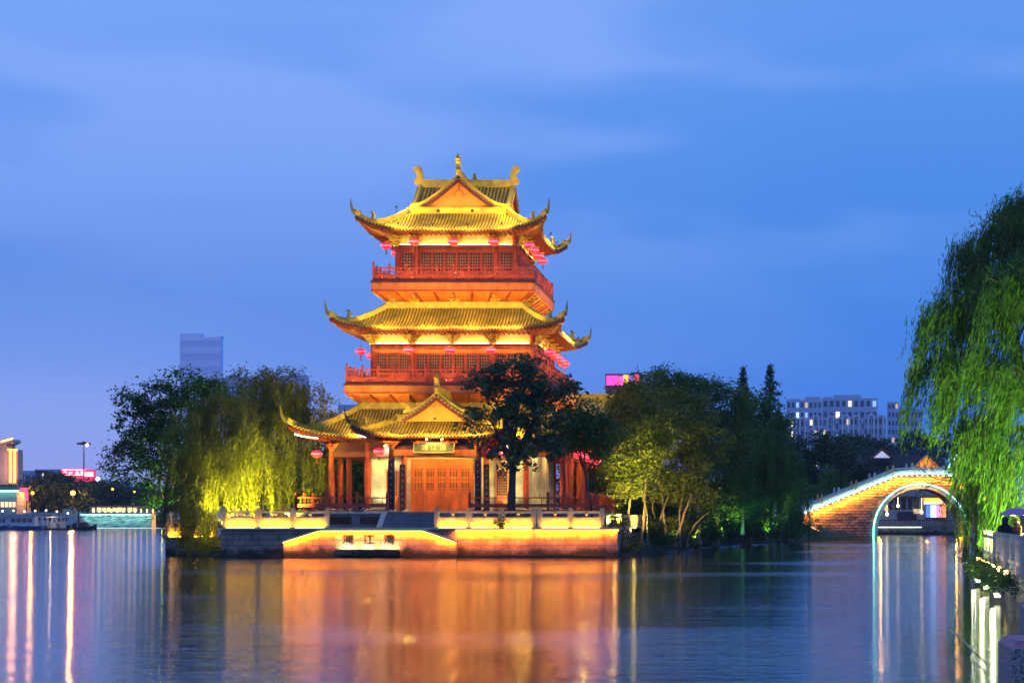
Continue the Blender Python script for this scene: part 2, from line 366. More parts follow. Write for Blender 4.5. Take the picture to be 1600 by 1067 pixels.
# ------------------------------------------------------------------ tower
TX, TY = -21.5, 126.0
FLOOR = 2.85
tower = thing('pavilion_tower', (TX, TY, FLOOR), 'three-storey red timber pavilion tower with upturned golden tiled roofs on the island', 'pavilion')

class Skirt:
    """hipped roof skirt around a rectangle Lx x Ly (half sizes), with sweeping upturned corners"""
    def __init__(s, cx, cy, Lx, Ly, o, ext, R_, zt, ze, lift):
        s.c = (cx, cy); s.L = (Lx, Ly); s.o = o; s.ext = ext; s.R = R_; s.zt = zt; s.ze = ze; s.lift = lift
    def dims(s, k): return (s.L[0], s.L[1]) if k % 2 == 0 else (s.L[1], s.L[0])
    def cf(s, x, k):
        Lk = s.dims(k)[0]; return max(0, min(1, (abs(x) - (Lk + s.o) + s.R) / (s.R + s.ext)))
    def ee(s, x, k): return s.o + s.ext * s.cf(x, k) ** 2.5
    def e0(s, x, k): return max(0, abs(x) - s.dims(k)[0])
    def z(s, x, e, k):
        u = e / s.o; pr = 1.38 * u - .38 * u * u if u < 1 else 1 + .62 * (u - 1)
        return s.zt + (s.ze - s.zt) * min(pr, 1.0) + s.lift * s.cf(x, k) ** 2.3 * min(1, max(0, e / (s.o + s.ext))) ** 2
    def w(s, x, e, k, dz=0):
        D = s.dims(k)[1] + e; X, Y_ = [(x, -D), (D, x), (-x, D), (-D, -x)][k]
        return Vector((s.c[0] + X, s.c[1] + Y_, s.z(x, e, k) + dz))
    def half(s, k): return s.dims(k)[0] + s.o + s.ext

def roof_skirt(parent, S, sides=(0, 1, 2, 3), wall=None, zs=None, horn=(.28, .95), rib=.225, topridge=True, name='roof', soff_drop=.16):
    tl = MB(); ns = 8
    for k in sides:
        H = S.half(k); nx = 44
        def fn(u, v, k=k, H=H):
            x = -H + 2 * H * u; a = S.e0(x, k); b = max(a, S.ee(x, k)); return S.w(x, a + (b - a) * v, k)
        tl.grid(fn, nx, 6)
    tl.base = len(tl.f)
    for k in sides:
        H = S.half(k)
        n = int(2 * H / rib)
        for i in range(n + 1):
            x = -H + .12 + (2 * H - .24) * i / n; a, b = S.e0(x, k), S.ee(x, k)
            if b - a < .12: continue
            pts = [S.w(x, a + (b - a) * j / ns, k, .02) for j in range(ns + 1)]
            lat = (S.w(x + .01, b, k) - S.w(x - .01, b, k)); lat.z = 0; lat.normalize(); r = .066
            vs = []
            for p in pts:
                for q in range(5):
                    t = math.pi * q / 4; vs.append(p + lat * r * math.cos(t) + Vector((0, 0, r * 1.15 * math.sin(t))))
            fs = [(j * 5 + q, j * 5 + q + 1, j * 5 + 6 + q, j * 5 + 5 + q) for j in range(ns) for q in range(4)]
            fs.append(tuple(ns * 5 + q for q in range(5)))
            tl.add(vs, fs)
            # drip tile: small pointed tongue between the ribs
            if i < n:
                x2 = x + (2 * H - .24) / n / 2; e2 = S.ee(x2, k); p = S.w(x2, e2, k, .0); d = (S.w(x2, e2 + .1, k) - p); d.z = 0; d.normalize()
                tl.add([p - lat * .08 + d * .02, p + lat * .08 + d * .02, p + d * .05 + Vector((0, 0, -.13))], [(0, 1, 2)])
    rf = tl.build(name, m_tile, parent)
    # fascia along the eave, soffit with rafters
    fb = MB(); sb = MB()
    for k in sides:
        H = S.half(k)
        xs = [-H + 2 * H * i / 36 for i in range(37)]
        fb.strip([S.w(x, S.ee(x, k) - .1, k, -.13) for x in xs], .1, .17)
        if wall is not None:
            wl = wall[0] if k % 2 == 0 else wall[1]; wd = wall[1] if k % 2 == 0 else wall[0]
            L0, D0 = S.dims(k)
            def sf(u, v, k=k, H=H, wl=wl, wd=wd, D0=D0):
                x = -H + 2 * H * u; xw = max(-wl, min(wl, x)); eo = S.ee(x, k) - .14; po = S.w(x, eo, k, -.2)
                X, Y_ = [(xw, -wd), (wd, xw), (-xw, wd), (-wd, -xw)][k]; pw = Vector((S.c[0] + X, S.c[1] + Y_, zs))
                q = pw.lerp(po, v); q.z -= .25 * math.sin(math.pi * v) * max(0, (abs(x) - wl) / max(.1, H - wl)); return q
            sb.grid(lambda u, v: sf(u, v), 40, 4)
            n = int(2 * H / .34)
            for i in range(n + 1):
                u = i / n; pts = [sf(u, v) + Vector((0, 0, -.05)) for v in (0.02, .35, .7, .985)]
                sb.strip(pts, .1, .1)
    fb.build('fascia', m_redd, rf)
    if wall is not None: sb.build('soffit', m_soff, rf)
    # hip ridges with horns
    for k in sides:
        for sg in (1,):
            # corner between side k (x=+H) and the next side; each corner once
            if (k + 1) % 4 not in sides and k != sides[-1]: pass
            L0 = S.dims(k)[0]; m = 12; pts = []
            for j in range(m + 1):
                e = (S.o + S.ext) * j / m; pts.append(S.w(L0 + e, e, k, .14))
            corner_ridge(rf, pts, horn, S)
    if 3 in sides and 2 not in sides:
        L0 = S.dims(0)[0]; pts = []
        for j in range(13):
            e = (S.o + S.ext) * j / 12; pts.append(S.w(-(L0 + e), e, 0, .14))
        corner_ridge(rf, pts, horn, S)
    if topridge:
        rb = MB(); zt = S.zt + .12
        for k in sides:
            L0, D0 = S.dims(k)
            a = S.w(-L0, 0, k, .12); c = S.w(L0, 0, k, .12)
            rb.beam(a, c, .22, .42)
            rb.beam(a + Vector((0, 0, .24)), c + Vector((0, 0, .24)), .3, .07)
        rb.build('top_ridge', m_ridge, rf)
    return rf

def corner_ridge(rf, pts, horn, S):
    m = len(pts) - 1
    d = pts[-1] - pts[-2]; out2 = Vector((d.x, d.y, 0)).normalized()
    hb = MB(); hb.strip(pts, .2, .3, ws=[.2] * len(pts), hs=[.34 - .08 * j / m for j in range(m + 1)])
    hb.strip([p + Vector((0, 0, .19)) for p in pts], .27, .06)
    hb.build('hip_ridge', m_ridge, rf)
    # horn: swings outwards then sharply up to a point
    tip = pts[-1]; ho, hz = horn; hp = []; rs = []
    for j in range(9):
        q = j / 8; hp.append(tip + out2 * (ho * 1.414 * (1 - (1 - q) ** 1.8)) + Vector((0, 0, -.05 + hz * q ** 1.7))); rs.append(.14 * (1 - q) ** .8 + .014)
    hb = MB(); hb.strip([tip - out2 * .5 + (pts[-3] - tip).normalized() * .01] + hp, .2, .3, ws=[.16] + [r * 1.2 for r in rs], hs=[.22] + [r * 1.6 for r in rs])
    hb.build('corner_horn', m_horn, rf)
    # under-horn corner beam
    # beast figure sitting on the ridge at about three quarters
    p = pts[int(m * .72)] + Vector((0, 0, .2)); fg = MB()
    fg.lathe(p, [(.12, 0), (.15, .12), (.1, .28), (.07, .36), (.1, .44), (.09, .52), (.03, .58)], 8)
    fg.beam(p + Vector((0, 0, .45)), p + Vector((0, 0, .48)) + out2 * .22, .09, .09)
    fg.beam(p + Vector((0, 0, .1)) - out2 * .1, p + Vector((0, 0, .42)) - out2 * .24, .06, .08)
    fg.build('ridge_beast', m_ridge, rf)

def chiwen(c, ux, h=1.25):
    """dragon-fish finial outline facing along ux"""
    poly = [(-.32, -.15), (.34, -.15), (.34, .12), (.2, .3), (.16, .55), (.28, .78), (.46, .86), (.42, .98), (.26, .96), (.3, 1.12), (.12, 1.08), (.02, 1.25), (-.06, 1.02), (-.2, .98), (-.12, .84), (-.26, .7), (-.2, .5), (-.36, .42), (-.24, .25), (-.36, .1)]
    s = h / 1.25
    b = MB(); b.plate([(x * s, z * s) for x, z in poly], c, ux, (0, 0, 1), .2); b.plate([(x * s * .6 + .02, z * s * .8 + .05) for x, z in poly], c, ux, (0, 0, 1), .3)
    return b

def gable_roof(parent, c, axis, hl, hw, zb, zt, ends=(1, -1), spire=1.3, name='gable_roof', wallin=.35, back=None, curl=.25):
    """pitched roof with ridge along axis 'x' or 'y' through c=(x,y); gable walls at the ends"""
    ax = Vector((1, 0, 0)) if axis == 'x' else Vector((0, 1, 0)); lat = Vector((0, 1, 0)) if axis == 'x' else Vector((1, 0, 0))
    c = Vector((c[0], c[1], 0)); lo, hi = (-hl if back is None else -hl), (hl if back is None else back)
    def pt(s, l, dz=0):
        u = abs(l) / hw; pr = 1.32 * u - .32 * u * u
        return c + ax * s + lat * l + Vector((0, 0, zt + (zb - zt) * pr + dz))
    b = MB()
    for sd in (1, -1):
        b.grid(lambda u, v: pt(lo + (hi - lo) * u, sd * hw * v), 4, 8)
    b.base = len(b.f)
    for sd in (1, -1):
        n = int((hi - lo) / .27)
        for i in range(n + 1):
            s = lo + .1 + (hi - lo - .2) * i / n; pts = [pt(s, sd * hw * j / 7, .02) for j in range(8)]; r = .078
            vs = [p + ax * r * math.cos(math.pi * q / 4) + Vector((0, 0, r * 1.15 * math.sin(math.pi * q / 4))) for p in pts for q in range(5)]
            b.add(vs, [(j * 5 + q, j * 5 + q + 1, j * 5 + 6 + q, j * 5 + 5 + q) for j in range(7) for q in range(4)] + [tuple(35 + q for q in range(5))])
    rf = b.build(name, m_tile, parent)
    und = MB()
    for sd in (1, -1): und.grid(lambda u, v: pt(lo + .02 + (hi - lo - .04) * u, sd * (hw - .02) * v, -.1), 2, 8)
    und.build('roof_lining', m_redd, rf)
    # main ridge
    rb = MB(); a, e = c + ax * lo + Vector((0, 0, zt)), c + ax * hi + Vector((0, 0, zt))
    rb.beam(a + Vector((0, 0, .2)), e + Vector((0, 0, .2)), .24, .5); rb.beam(a + Vector((0, 0, .48)), e + Vector((0, 0, .48)), .34, .08); rb.beam(a + Vector((0, 0, .0)), e + Vector((0, 0, .0)), .36, .1)
    rb.build('main_ridge', m_ridge, rf)
    for en in ends:
        s = en * hl if back is None or en < 0 else back
        # gable wall
        gb = MB(); sw = s - en * wallin
        poly = [(l, pt(0, l, -.14).z) for l in [-hw * .97 + hw * 1.94 * i / 16 for i in range(17)]]
        gb.plate(poly + [(hw * .97, zb - .25), (-hw * .97, zb - .25)], c + ax * sw, lat, (0, 0, 1), .08)
        gb.build('gable', m_gable, rf)
        # hanging ornament on the gable
        od = MB(); face = c + ax * (sw + en * .08); zc = zb + (zt - zb) * .52; q = (zt - zb) * .11
        od.tube([face + lat * (q * math.cos(R(a_)) ) + Vector((0, 0, zc + q * math.sin(R(a_)))) for a_ in range(-40, 221, 20)], .035, 5)
        od.tube([face + Vector((0, 0, zt - .45)), face + Vector((0, 0, zc + q))], .04, 5)
        for sd in (1, -1):
            od.tube([face + lat * sd * q + Vector((0, 0, zc)), face + lat * sd * q * 1.8 + Vector((0, 0, zc - q * .3)), face + lat * sd * q * 2.2 + Vector((0, 0, zc + q * .4))], [.035, .03, .01], 5)
        od.build('gable_ornament', m_oran, rf)
        # barge boards, verge tiles and verge ridges on both slopes
        vb = MB(); vt = MB(); vr = MB()
        for sd in (1, -1):
            ls = [sd * hw * (j / 10) for j in range(11)]
            vb.strip([pt(s, l, -.2) - ax * en * .02 for l in ls], .06, .26)
            vr.strip([pt(s - en * .22, l, .14 + (curl * max(0, abs(l) / hw - .7) / .3)) for l in ls], .2, .2)
            n = int(hw * 1.25 / .26)
            for i in range(n):
                l = sd * hw * (i + .5) / n; p = pt(s, l, -.0)
                vt.tube([p - ax * en * .25 + Vector((0, 0, .02)), p + ax * en * .06 - Vector((0, 0, .04))], .085, 7)
        vb.build('barge_board', m_redd, rf); vt.build('verge_tiles', m_horn, rf); vr.build('verge_ridge', m_ridge, rf)
        ch = chiwen(c + ax * (s - en * .1) + Vector((0, 0, zt + .35)), ax * en, spire); ch.build('ridge_finial', m_ridge, rf)
    return rf

def lattice_panel(parent, x0, x1, y, z0, z1, frame=None, name='window', nh=6, nv=3, sill=.32, rz=None, ctr=None):
    """lattice window in the plane y (front facing -y); for other sides rotated about the tower centre"""
    def T(b):
        if rz:
            m = Matrix.Rotation(rz, 3, 'Z'); o = Vector((TX, TY, 0)); b.v = [tuple(m @ (Vector(v) - o) + o) for v in b.v]
        return b
    f = MB(); t = .07
    f.bb(x0, x0 + t, y - .05, y + .04, z0, z1); f.bb(x1 - t, x1, y - .05, y + .04, z0, z1)
    f.bb(x0 + t, x1 - t, y - .05, y + .04, z1 - t, z1); zs = z0 + (z1 - z0) * sill
    f.bb(x0 + t, x1 - t, y - .045, y + .04, zs - .1, zs); f.bb(x0 + t, x1 - t, y - .02, y + .03, z0, zs - .1)
    f.bb(x0 + t + .08, x1 - t - .08, y - .05, y - .021, z0 + .08, zs - .18)
    fo = T(f).build(name, frame or m_red, parent)
    g = MB(); g.bb(x0 + t, x1 - t, y + .015, y + .03, zs, z1 - t); T(g).build('pane', m_dark, fo)
    la = MB(); w_ = x1 - x0 - 2 * t
    for i in range(1, nv + 1): xx = x0 + t + w_ * i / (nv + 1); la.bb(xx - .014, xx + .014, y - .02, y + .012, zs, z1 - t)
    for j in range(1, nh + 1): zz = zs + (z1 - t - zs) * j / (nh + 1); la.bb(x0 + t, x1 - t, y - .018, y + .011, zz - .014, zz + .014)
    T(la).build('lattice', m_latt, fo)
    return fo

def rot_tower(b, k):
    if k:
        m = Matrix.Rotation(k * math.pi / 2, 3, 'Z'); o = Vector((TX, TY, 0)); b.v = [tuple(m @ (Vector(v) - o) + o) for v in b.v]
    return b

def column(parent, x, y, z0, z1, r=.19, m=None):
    b = MB(); b.tube([(x, y, z0), (x, y, z0 + (z1 - z0) * .5), (x, y, z1)], [r, r, r * .88], 12)
    o = b.build('column', m or m_red, parent, smooth=False)
    b = MB(); b.lathe((x, y, z0), [(r * 1.5, 0), (r * 1.6, .08), (r * 1.25, .2), (r * 1.0, .22)], 12); b.build('column_base', m_stone, o)
    return o

def bracket(parent, x, y, z, s=1.0, k=0, m=None):
    """dougong cluster: stacked blocks and curved arms"""
    b = MB(); b.box((x, y - .05, z + .08 * s), (.3 * s, .3 * s, .16 * s))
    for i, wd in enumerate((.55, .9, 1.25)):
        zz = z + (.22 + .17 * i) * s; b.box((x, y - .12 - .1 * i, zz), (wd * s, .12 * s, .09 * s)); b.box((x, y - .15 - .13 * i, zz + .0), (.12 * s, (.4 + .28 * i) * s, .088 * s))
        for sx in (-1, 0, 1): b.box((x + sx * wd * .44 * s, y - .12 - .1 * i, zz + .08 * s), (.14 * s, .16 * s, .08 * s))
    return rot_tower(b, k).build('bracket', m or m_oran, parent)

def storey(half, inner, z0, zwin, zb0, zb1, ztop, nwin, zfloor):
    """one enclosed storey: columns, beams, frieze, windows, on four sides"""
    core = MB(); core.bb(TX - half + .12, TX + half - .12, TY - half + .12, TY + half - .12, z0 - .05, ztop + .5); core.build('wall', m_oran, tower)
    for k in range(4):
        y = TY - half
        for x in [-half + .0] + [-inner, inner]:
            b = MB(); b.tube([(TX + x, y, z0), (TX + x, y, ztop)], .17, 12); rot_tower(b, k).build('column', m_red, tower)
        bm = MB(); bm.bb(TX - half, TX + half, y - .1, y + .1, zb0, zb0 + (zb1 - zb0) * .42); bm.bb(TX - half, TX + half, y - .07, y + .1, zb0 + (zb1 - zb0) * .55, zb1 - .0)
        rot_tower(bm, k).build('beam', m_oran, tower)
        fr = MB(); fr.bb(TX - half + .2, TX + half - .2, y + .02, y + .1, zb1, ztop); rot_tower(fr, k).build('frieze', m_band, tower)
        bays = [(-half, -inner, nwin[0]), (-inner, inner, nwin[1]), (inner, half, nwin[0])]
        for a, c, n in bays:
            a += .2; c -= .2
            led = MB(); led.bb(TX + a + .05, TX + c - .05, y - .32, y - .26, zb1 - .02, zb1 + .03); rot_tower(led, k).build('light_strip', e_band, tower); m3 = Matrix.Rotation(k * math.pi / 2, 3, 'Z'); o3 = Vector((TX, TY, 0)); T3 = lambda v: m3 @ (Vector(v) - o3) + o3; strip_light(T3((TX + a + .1, y - .29, zb1 + .06)), T3((TX + c - .1, y - .29, zb1 + .06)), 9, (1, .52, .16), tower, m3 @ Vector((0, .5, 1)))
            sh = MB(); sh.bb(TX + a, TX + c, y - .36, y - .1, zb1 - .06, zb1 - .022); rot_tower(sh, k).build('strip_shelf', m_redd, tower)
            for i in range(n):
                g = (c - a) / n
                fw = lattice_panel(tower, TX + a + g * i + .03, TX + a + g * (i + 1) - .03, y, z0, zwin, rz=k * math.pi / 2, sill=.42, nh=5, nv=3)
        for x in [-half, -inner, 0, inner]: bracket(tower, TX + x, y - .2, zb1 - .1, 1.1, k, m_ridge)

def balcony(half, wall_half, zd, zf, zu, zrail, spacing=1.12):
    bl = MB(); bl.bb(TX - half, TX + half, TY - half, TY + half, zf, zd)
    vs = []; a = half - .05
    for h_, z in ((a, zf - .002), (wall_half, zu)): vs += [(TX - h_, TY - h_, z), (TX + h_, TY - h_, z), (TX + h_, TY + h_, z), (TX - h_, TY + h_, z)]
    bl.add(vs, [(0, 1, 5, 4), (1, 2, 6, 5), (2, 3, 7, 6), (3, 0, 4, 7), (4, 5, 6, 7)])
    bal = bl.build('balcony', m_oran, tower)
    jo = MB(); nj = int(2 * wall_half / 1.15)
    for k in range(4):
        e = MB()
        for i in range(nj + 1):
            x = -wall_half + .15 + (2 * wall_half - .3) * i / nj; e.beam((TX + x * half / wall_half * .97, TY - half + .1, zf - .06), (TX + x, TY - wall_half, zu - .02), .12, .14)
        e.bb(TX - half + .04, TX + half - .04, TY - half - .03, TY - half - .002, zf, zf + .1)
        rot_tower(e, k); jo.add(e.v, e.f)
    jo.build('soffit_joists', m_red, bal)
    ed = MB()
    for k in range(4):
        e = MB(); e.bb(TX - half - .05, TX + half + .05, TY - half - .05, TY - half + .03, zd - .1, zd + .03); rot_tower(e, k); ed.add(e.v, e.f)
    ed.build('deck_edge', m_redd, bal)
    n = int(round(2 * half / spacing)); st = 2 * (half - .12) / n; y = TY - half + .12
    p0 = None
    for k in range(4):
        r = MB(); zt = zrail
        r.bb(TX - half + .1, TX + half - .1, y - .05, y + .05, zt - .09, zt); r.bb(TX - half + .1, TX + half - .1, y - .035, y + .035, zt - .36, zt - .30)
        r.bb(TX - half + .1, TX + half - .1, y - .035, y + .035, zd + .04, zd + .12); r.bb(TX - half + .1, TX + half - .1, y - .03, y + .03, zd + .42, zd + .48)
        for i in range(n):
            xa = TX - half + .12 + st * i
            # lower board with a lens-shaped opening
            zb, zc = zd + .12, zd + .42; c = xa + st / 2
            r.bb(xa + .06, c - .2, y - .02, y + .02, zb, zc); r.bb(c + .2, xa + st - .06, y - .02, y + .02, zb, zc); r.bb(c - .2, c + .2, y - .02, y + .02, zb, zb + .1); r.bb(c - .2, c + .2, y - .02, y + .02, zc - .09, zc)
            for q in range(1, 4): xx = xa + st * q / 4; r.bb(xx - .022, xx + .022, y - .022, y + .022, zd + .48, zt - .36); r.bb(xx - .022, xx + .022, y - .022, y + .022, zt - .30, zt - .09)
        rot_tower(r, k).build('railing', m_rail, bal)
        for i in range(n):
            q = MB(); x = TX - half + .12 + st * i; hh = .42 if i == 0 else .16
            q.bb(x - .065, x + .065, y - .065, y + .065, zd, zt + hh * .5); q.lathe((x, y, zt + hh * .5), [(.05, 0), (.085, .05), (.075, .13), (.02, .2)], 8)
            rot_tower(q, k).build('post', m_rail, bal)
    return bal

def added_eave_lamps(S, k, zs_off, outv, n, energy, col, span=.72, aim=None, kind='POINT'):
    if k in (1, 3): span = .56; outv *= .6; energy *= .8
    """small projectors on arms outside the eave, added to light the tiles"""
    H = S.half(k) * span
    for i in range(n):
        x = -H + 2 * H * (i + .5) / n; e = S.ee(x, k); base = S.w(x, e, k, -.1); tip = S.w(x, e + outv, k, 0); tip.z = S.w(x, e, k).z + zs_off
        b = MB(); b.tube([base, tip - Vector((0, 0, .06))], .014, 4); b.box(tip, (.13, .1, .1)); ob = b.build('projector', m_metal, tower)  # arm and fixture are added to light the roof tiles
        lamp('added_eave_light', 'SPOT', tip + Vector((0, 0, .14)), energy, col, tower, .12, (TX + (tip.x - TX) * .2, TY + (tip.y - TY) * .2, tip.z + 2.2), 165, .3)

YEL = (1, .66, .07); ORG = (1, .45, .12)
# storeys
storey(4.17, 2.8, 18.92, 21.17, 21.2, 21.66, 22.42, (1, 6), 18.92)
storey(5.57, 2.8, 11.65, 13.88, 13.92, 14.6, 15.28, (3, 6), 11.65)
balcony(5.68, 4.62, 18.92, 18.23, 17.55, 19.92)
balcony(7.19, 6.15, 11.65, 11.0, 10.3, 12.7)
# walls under the balconies
for hf, z0, z1 in ((4.6, 16.9, 17.9), (6.13, 9.6, 10.75)):
    b = MB(); b.bb(TX - hf, TX + hf, TY - hf, TY + hf, z0, z1); b.build('wall', m_gable, tower)
    for k in range(4):
        b = MB(); b.bb(TX - hf, TX + hf, TY - hf - .06, TY - hf - .001, z1 - .42, z1 - .35); rot_tower(b, k).build('beam', m_redd, tower)
        for x in (-hf + .1, -2.8, 0, 2.8): bracket(tower, TX + x, TY - hf - .1, z1 - .5, .95, k, m_ridge)
S3 = Skirt(TX, TY, 3.5, 3.5, 2.5, .62, 4.2, 24.05, 22.5, .95)
S2 = Skirt(TX, TY, 4.75, 4.75, 2.7, .58, 4.2, 17.2, 15.5, .72)
S1 = Skirt(TX, TY, 6.3, 6.3, 3.3, .68, 4.6, 10.05, 7.98, .85)
roof_skirt(tower, S3, wall=(4.2, 4.2), zs=22.42, horn=(.22, 1.0), name='upper_roof')
roof_skirt(tower, S2, wall=(5.6, 5.6), zs=15.28, horn=(.22, 1.0), name='middle_roof')
roof_skirt(tower, S1, wall=(7.9, 7.9), zs=7.75, horn=(.35, 1.0), name='lower_roof')
gable_roof(tower, (TX, TY), 'x', 3.55, 3.45, 24.15, 26.55, name='gable_roof')
gable_roof(tower, (TX, TY), 'y', 3.55, 3.45, 24.15, 26.6, name='gable_roof')

# ground floor: brick core, colonnade, doors
b = MB(); b.bb(TX - 5.4, TX + 5.4, TY - 7.8, TY + 7.8, FLOOR, 7.7); b.build('wall', m_pale, tower)
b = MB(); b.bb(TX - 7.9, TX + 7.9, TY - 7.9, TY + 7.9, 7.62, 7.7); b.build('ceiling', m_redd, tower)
ZL = 6.62
for k in range(4):
    b = MB(); y = TY - 7.9
    b.bb(TX - 7.9, TX + 7.9, y - .11, y + .11, ZL, ZL + .42); b.bb(TX - 7.9, TX + 7.9, y - .07, y + .07, ZL + .42, 7.6); rot_tower(b, k).build('beam', m_redd if k == 0 else m_red, tower)
offs = [-7.9, -5.4, -2.8, 2.8, 5.4, 7.9]
for k in range(4):
    for x in offs[:-1]:
        if k == 0 and abs(x) == 2.8: yy = TY - 8.6
        else: yy = TY - 7.9
        p = Matrix.Rotation(k * math.pi / 2, 3, 'Z') @ Vector((x, yy - TY, 0)) + Vector((TX, TY, 0))
        column(tower, p.x, p.y, FLOOR, 7.6, .2)
    for x in (-7.8, -2.8, 2.8): bracket(tower, TX + x, TY - 8.02, 7.0, .8, k)
# doors: five leaves in the middle of the brick front
yD = TY - 7.86; b = MB(); d0, d1 = TX - 2.35, TX + 1.65
b.bb(d0 - .12, d0, yD - .12, yD + .04, FLOOR, 6.5); b.bb(d1, d1 + .12, yD - .12, yD + .04, FLOOR, 6.5); b.bb(d0, d1, yD - .12, yD + .04, 5.95, 6.5); b.bb(d0, d1, yD - .1, yD + .03, FLOOR, FLOOR + .1)
b.build('door_frame', m_oran, tower)
for i in range(5):
    g = (d1 - d0) / 5; xa = d0 + g * i + .02; xb = d0 + g * (i + 1) - .02; z0, z1 = FLOOR + .1, 5.95
    b = MB(); b.bb(xa, xa + .13, yD - .1, yD, z0, z1); b.bb(xb - .13, xb, yD - .1, yD, z0, z1)
    for za, zb_ in ((z0, z0 + .12), (z0 + 1.02, z0 + 1.12), (z0 + 1.3, z0 + 1.4), (z1 - .14, z1)): b.bb(xa + .13, xb - .13, yD - .1, yD, za, zb_)
    b.bb(xa + .13, xb - .13, yD - .06, yD - .01, z0 + .12, z0 + 1.02); b.bb(xa + .13, xb - .13, yD - .06, yD - .01, z0 + 1.12, z0 + 1.3)
    c = (xa + xb) / 2; b.plate([(-.15, 0), (.15, 0), (0, .2)], (c, yD - .075, z0 + .3), (1, 0, 0), (0, 0, 1), .03)
    dr = b.build('door', m_oran, tower)
    b = MB(); b.bb(xa + .13, xb - .13, yD - .015, yD - .005, z0 + 1.4, z1 - .14); b.build('pane', m_dark, dr)
    b = MB(); za, zb_ = z0 + 1.4, z1 - .14; xs = [xa + .13 + (xb - xa - .26) * q / 5 for q in range(1, 5)]
    for xx in xs: b.bb(xx - .016, xx + .016, yD - .07, yD - .03, za, zb_)
    for zz in (za + .12, za + .55, za + .62, (za + zb_) / 2, zb_ - .62, zb_ - .55, zb_ - .12): b.bb(xa + .13, xb - .13, yD - .068, yD - .03, zz - .016, zz + .016)
    b.build('lattice', m_gable, dr)
# side doors beside the porch
for sx in (-1, 1):
    c = TX + sx * 3.75
    lattice_panel(tower, c - .42, c + .42, yD - .01, FLOOR, 5.7, m_oran, 'door', 8, 4, .4)
# porch
PYf = 113.8
for x in (-2.85, 2.85):
    column(tower, TX + x, PYf, FLOOR, 7.4, .2, m_redd)
    for yy, zz in ((PYf - .235, 6.25), (TY - 8.835, 6.1)):
        b = MB(); b.bb(TX + x - .19, TX + x + .19, yy - .03, yy + .03, FLOOR + (.1), zz); cp = b.build('couplet_board', m_couplet, tower)
        b = MB(); rr = random.Random(int(x * 10 + yy))
        for q in range(7):
            zc = zz - .3 - q * .42
            for w_ in range(3): b.box((TX + x + rr.uniform(-.05, .05), yy - .036, zc + rr.uniform(-.08, .08)), (rr.uniform(.05, .14), .01, .02))
            b.box((TX + x + rr.uniform(-.04, .04), yy - .036, zc), (.02, .01, rr.uniform(.08, .18)))
        b.build('couplet_writing', m_latt, cp)
b = MB(); b.bb(TX - 2.95, TX + 2.95, PYf - .1, PYf + .1, 6.55, 6.95); b.build('beam', m_oran, tower)
b = MB(); b.bb(TX - 2.95, TX + 2.95, PYf - .06, PYf + .06, 6.95, 7.6); b.build('frieze', m_redd, tower)
for sx in (-1, 1):
    b = MB(); b.bb(TX + sx * 2.85 - .09, TX + sx * 2.85 + .09, PYf + .1, TY - 8.2, 6.6, 7.5); b.build('beam', m_redd, tower)
    b = MB(); b.bb(TX + sx * 2.85 - .06, TX + sx * 4.5, PYf + .0, PYf + .1, 6.9, 7.5)
b = MB(); b.bb(TX - 2.8, TX + 2.8, PYf + .1, TY - 8.2, 7.5, 7.56); b.build('ceiling', m_redd, tower)
for x in (-2.8, -1.0, 1.0, 2.8): bracket(tower, TX + x, PYf - .1, 6.98, .85, 0, m_oran)
SP = Skirt(TX, 117.1, 2.8, 2.0, 2.2, .32, 3.4, 8.95, 7.85, .75)
SP.c = (TX, 117.15)
roof_skirt(tower, SP, sides=(0, 1, 3), wall=(2.9, 3.35), zs=7.62, horn=(.3, 1.05), name='porch_roof')
gable_roof(tower, (TX, 117.2), 'y', 2.9, 2.25, 9.1, 10.6, ends=(-1,), spire=1.1, name='gable_roof', back=2.7)
# plaque
def text_mesh(name, body, size, m, parent, loc, rot=(R(90), 0, 0), ext=.01, spacing=1.0, offset=0.0):
    cu = bpy.data.curves.new(name, 'FONT'); cu.body = body; cu.size = size; cu.extrude = ext; cu.align_x = 'CENTER'; cu.align_y = 'CENTER'; cu.space_character = spacing; cu.offset = offset
    t = bpy.data.objects.new(name + '_src', cu); COL.objects.link(t); bpy.context.view_layer.update()
    me = bpy.data.meshes.new_from_object(t.evaluated_get(bpy.context.evaluated_depsgraph_get())); bpy.data.objects.remove(t); bpy.data.curves.remove(cu)
    me.materials.clear(); me.materials.append(m); o = bpy.data.objects.new(name, me); COL.objects.link(o)
    o.parent = parent; o.location = Vector(loc) - org(parent); o.rotation_euler = rot
    return o
pq = MB(); Mq = Matrix.Rotation(R(-14), 3, 'X'); pc = Vector((TX + .0, PYf - .42, 7.05))
pq.box(pc, (2.6, .08, .62), M=Mq); po = pq.build('plaque', m_board, tower)
pf = MB()
for dx, dz, sx, sz in ((0, .33, 2.7, .06), (0, -.33, 2.7, .06), (-1.32, 0, .06, .7), (1.32, 0, .06, .7)):
    pf.box(pc + Mq @ Vector((dx, -.02, dz)), (sx, .1, sz), M=Mq)
pf.build('plaque_frame', m_gold, po)
text_mesh('plaque_writing', '浦江清', .48, m_gold, po, pc + Mq @ Vector((0, -.05, 0)), (R(76), 0, 0), .01, 1.55)
for dx in (-.45, .55):
    c = Vector((TX + dx, PYf - .6, 7.62)); b = MB(); b.sphere(c, .07, 8, 5); b.build('spotlight', emat('plaque_lamp', (1, .9, .45), 30), tower)
    lamp('plaque_light', 'SPOT', c + Vector((0, -.1, 0)), 60, (1, .85, .45), tower, .05, pc, 110)
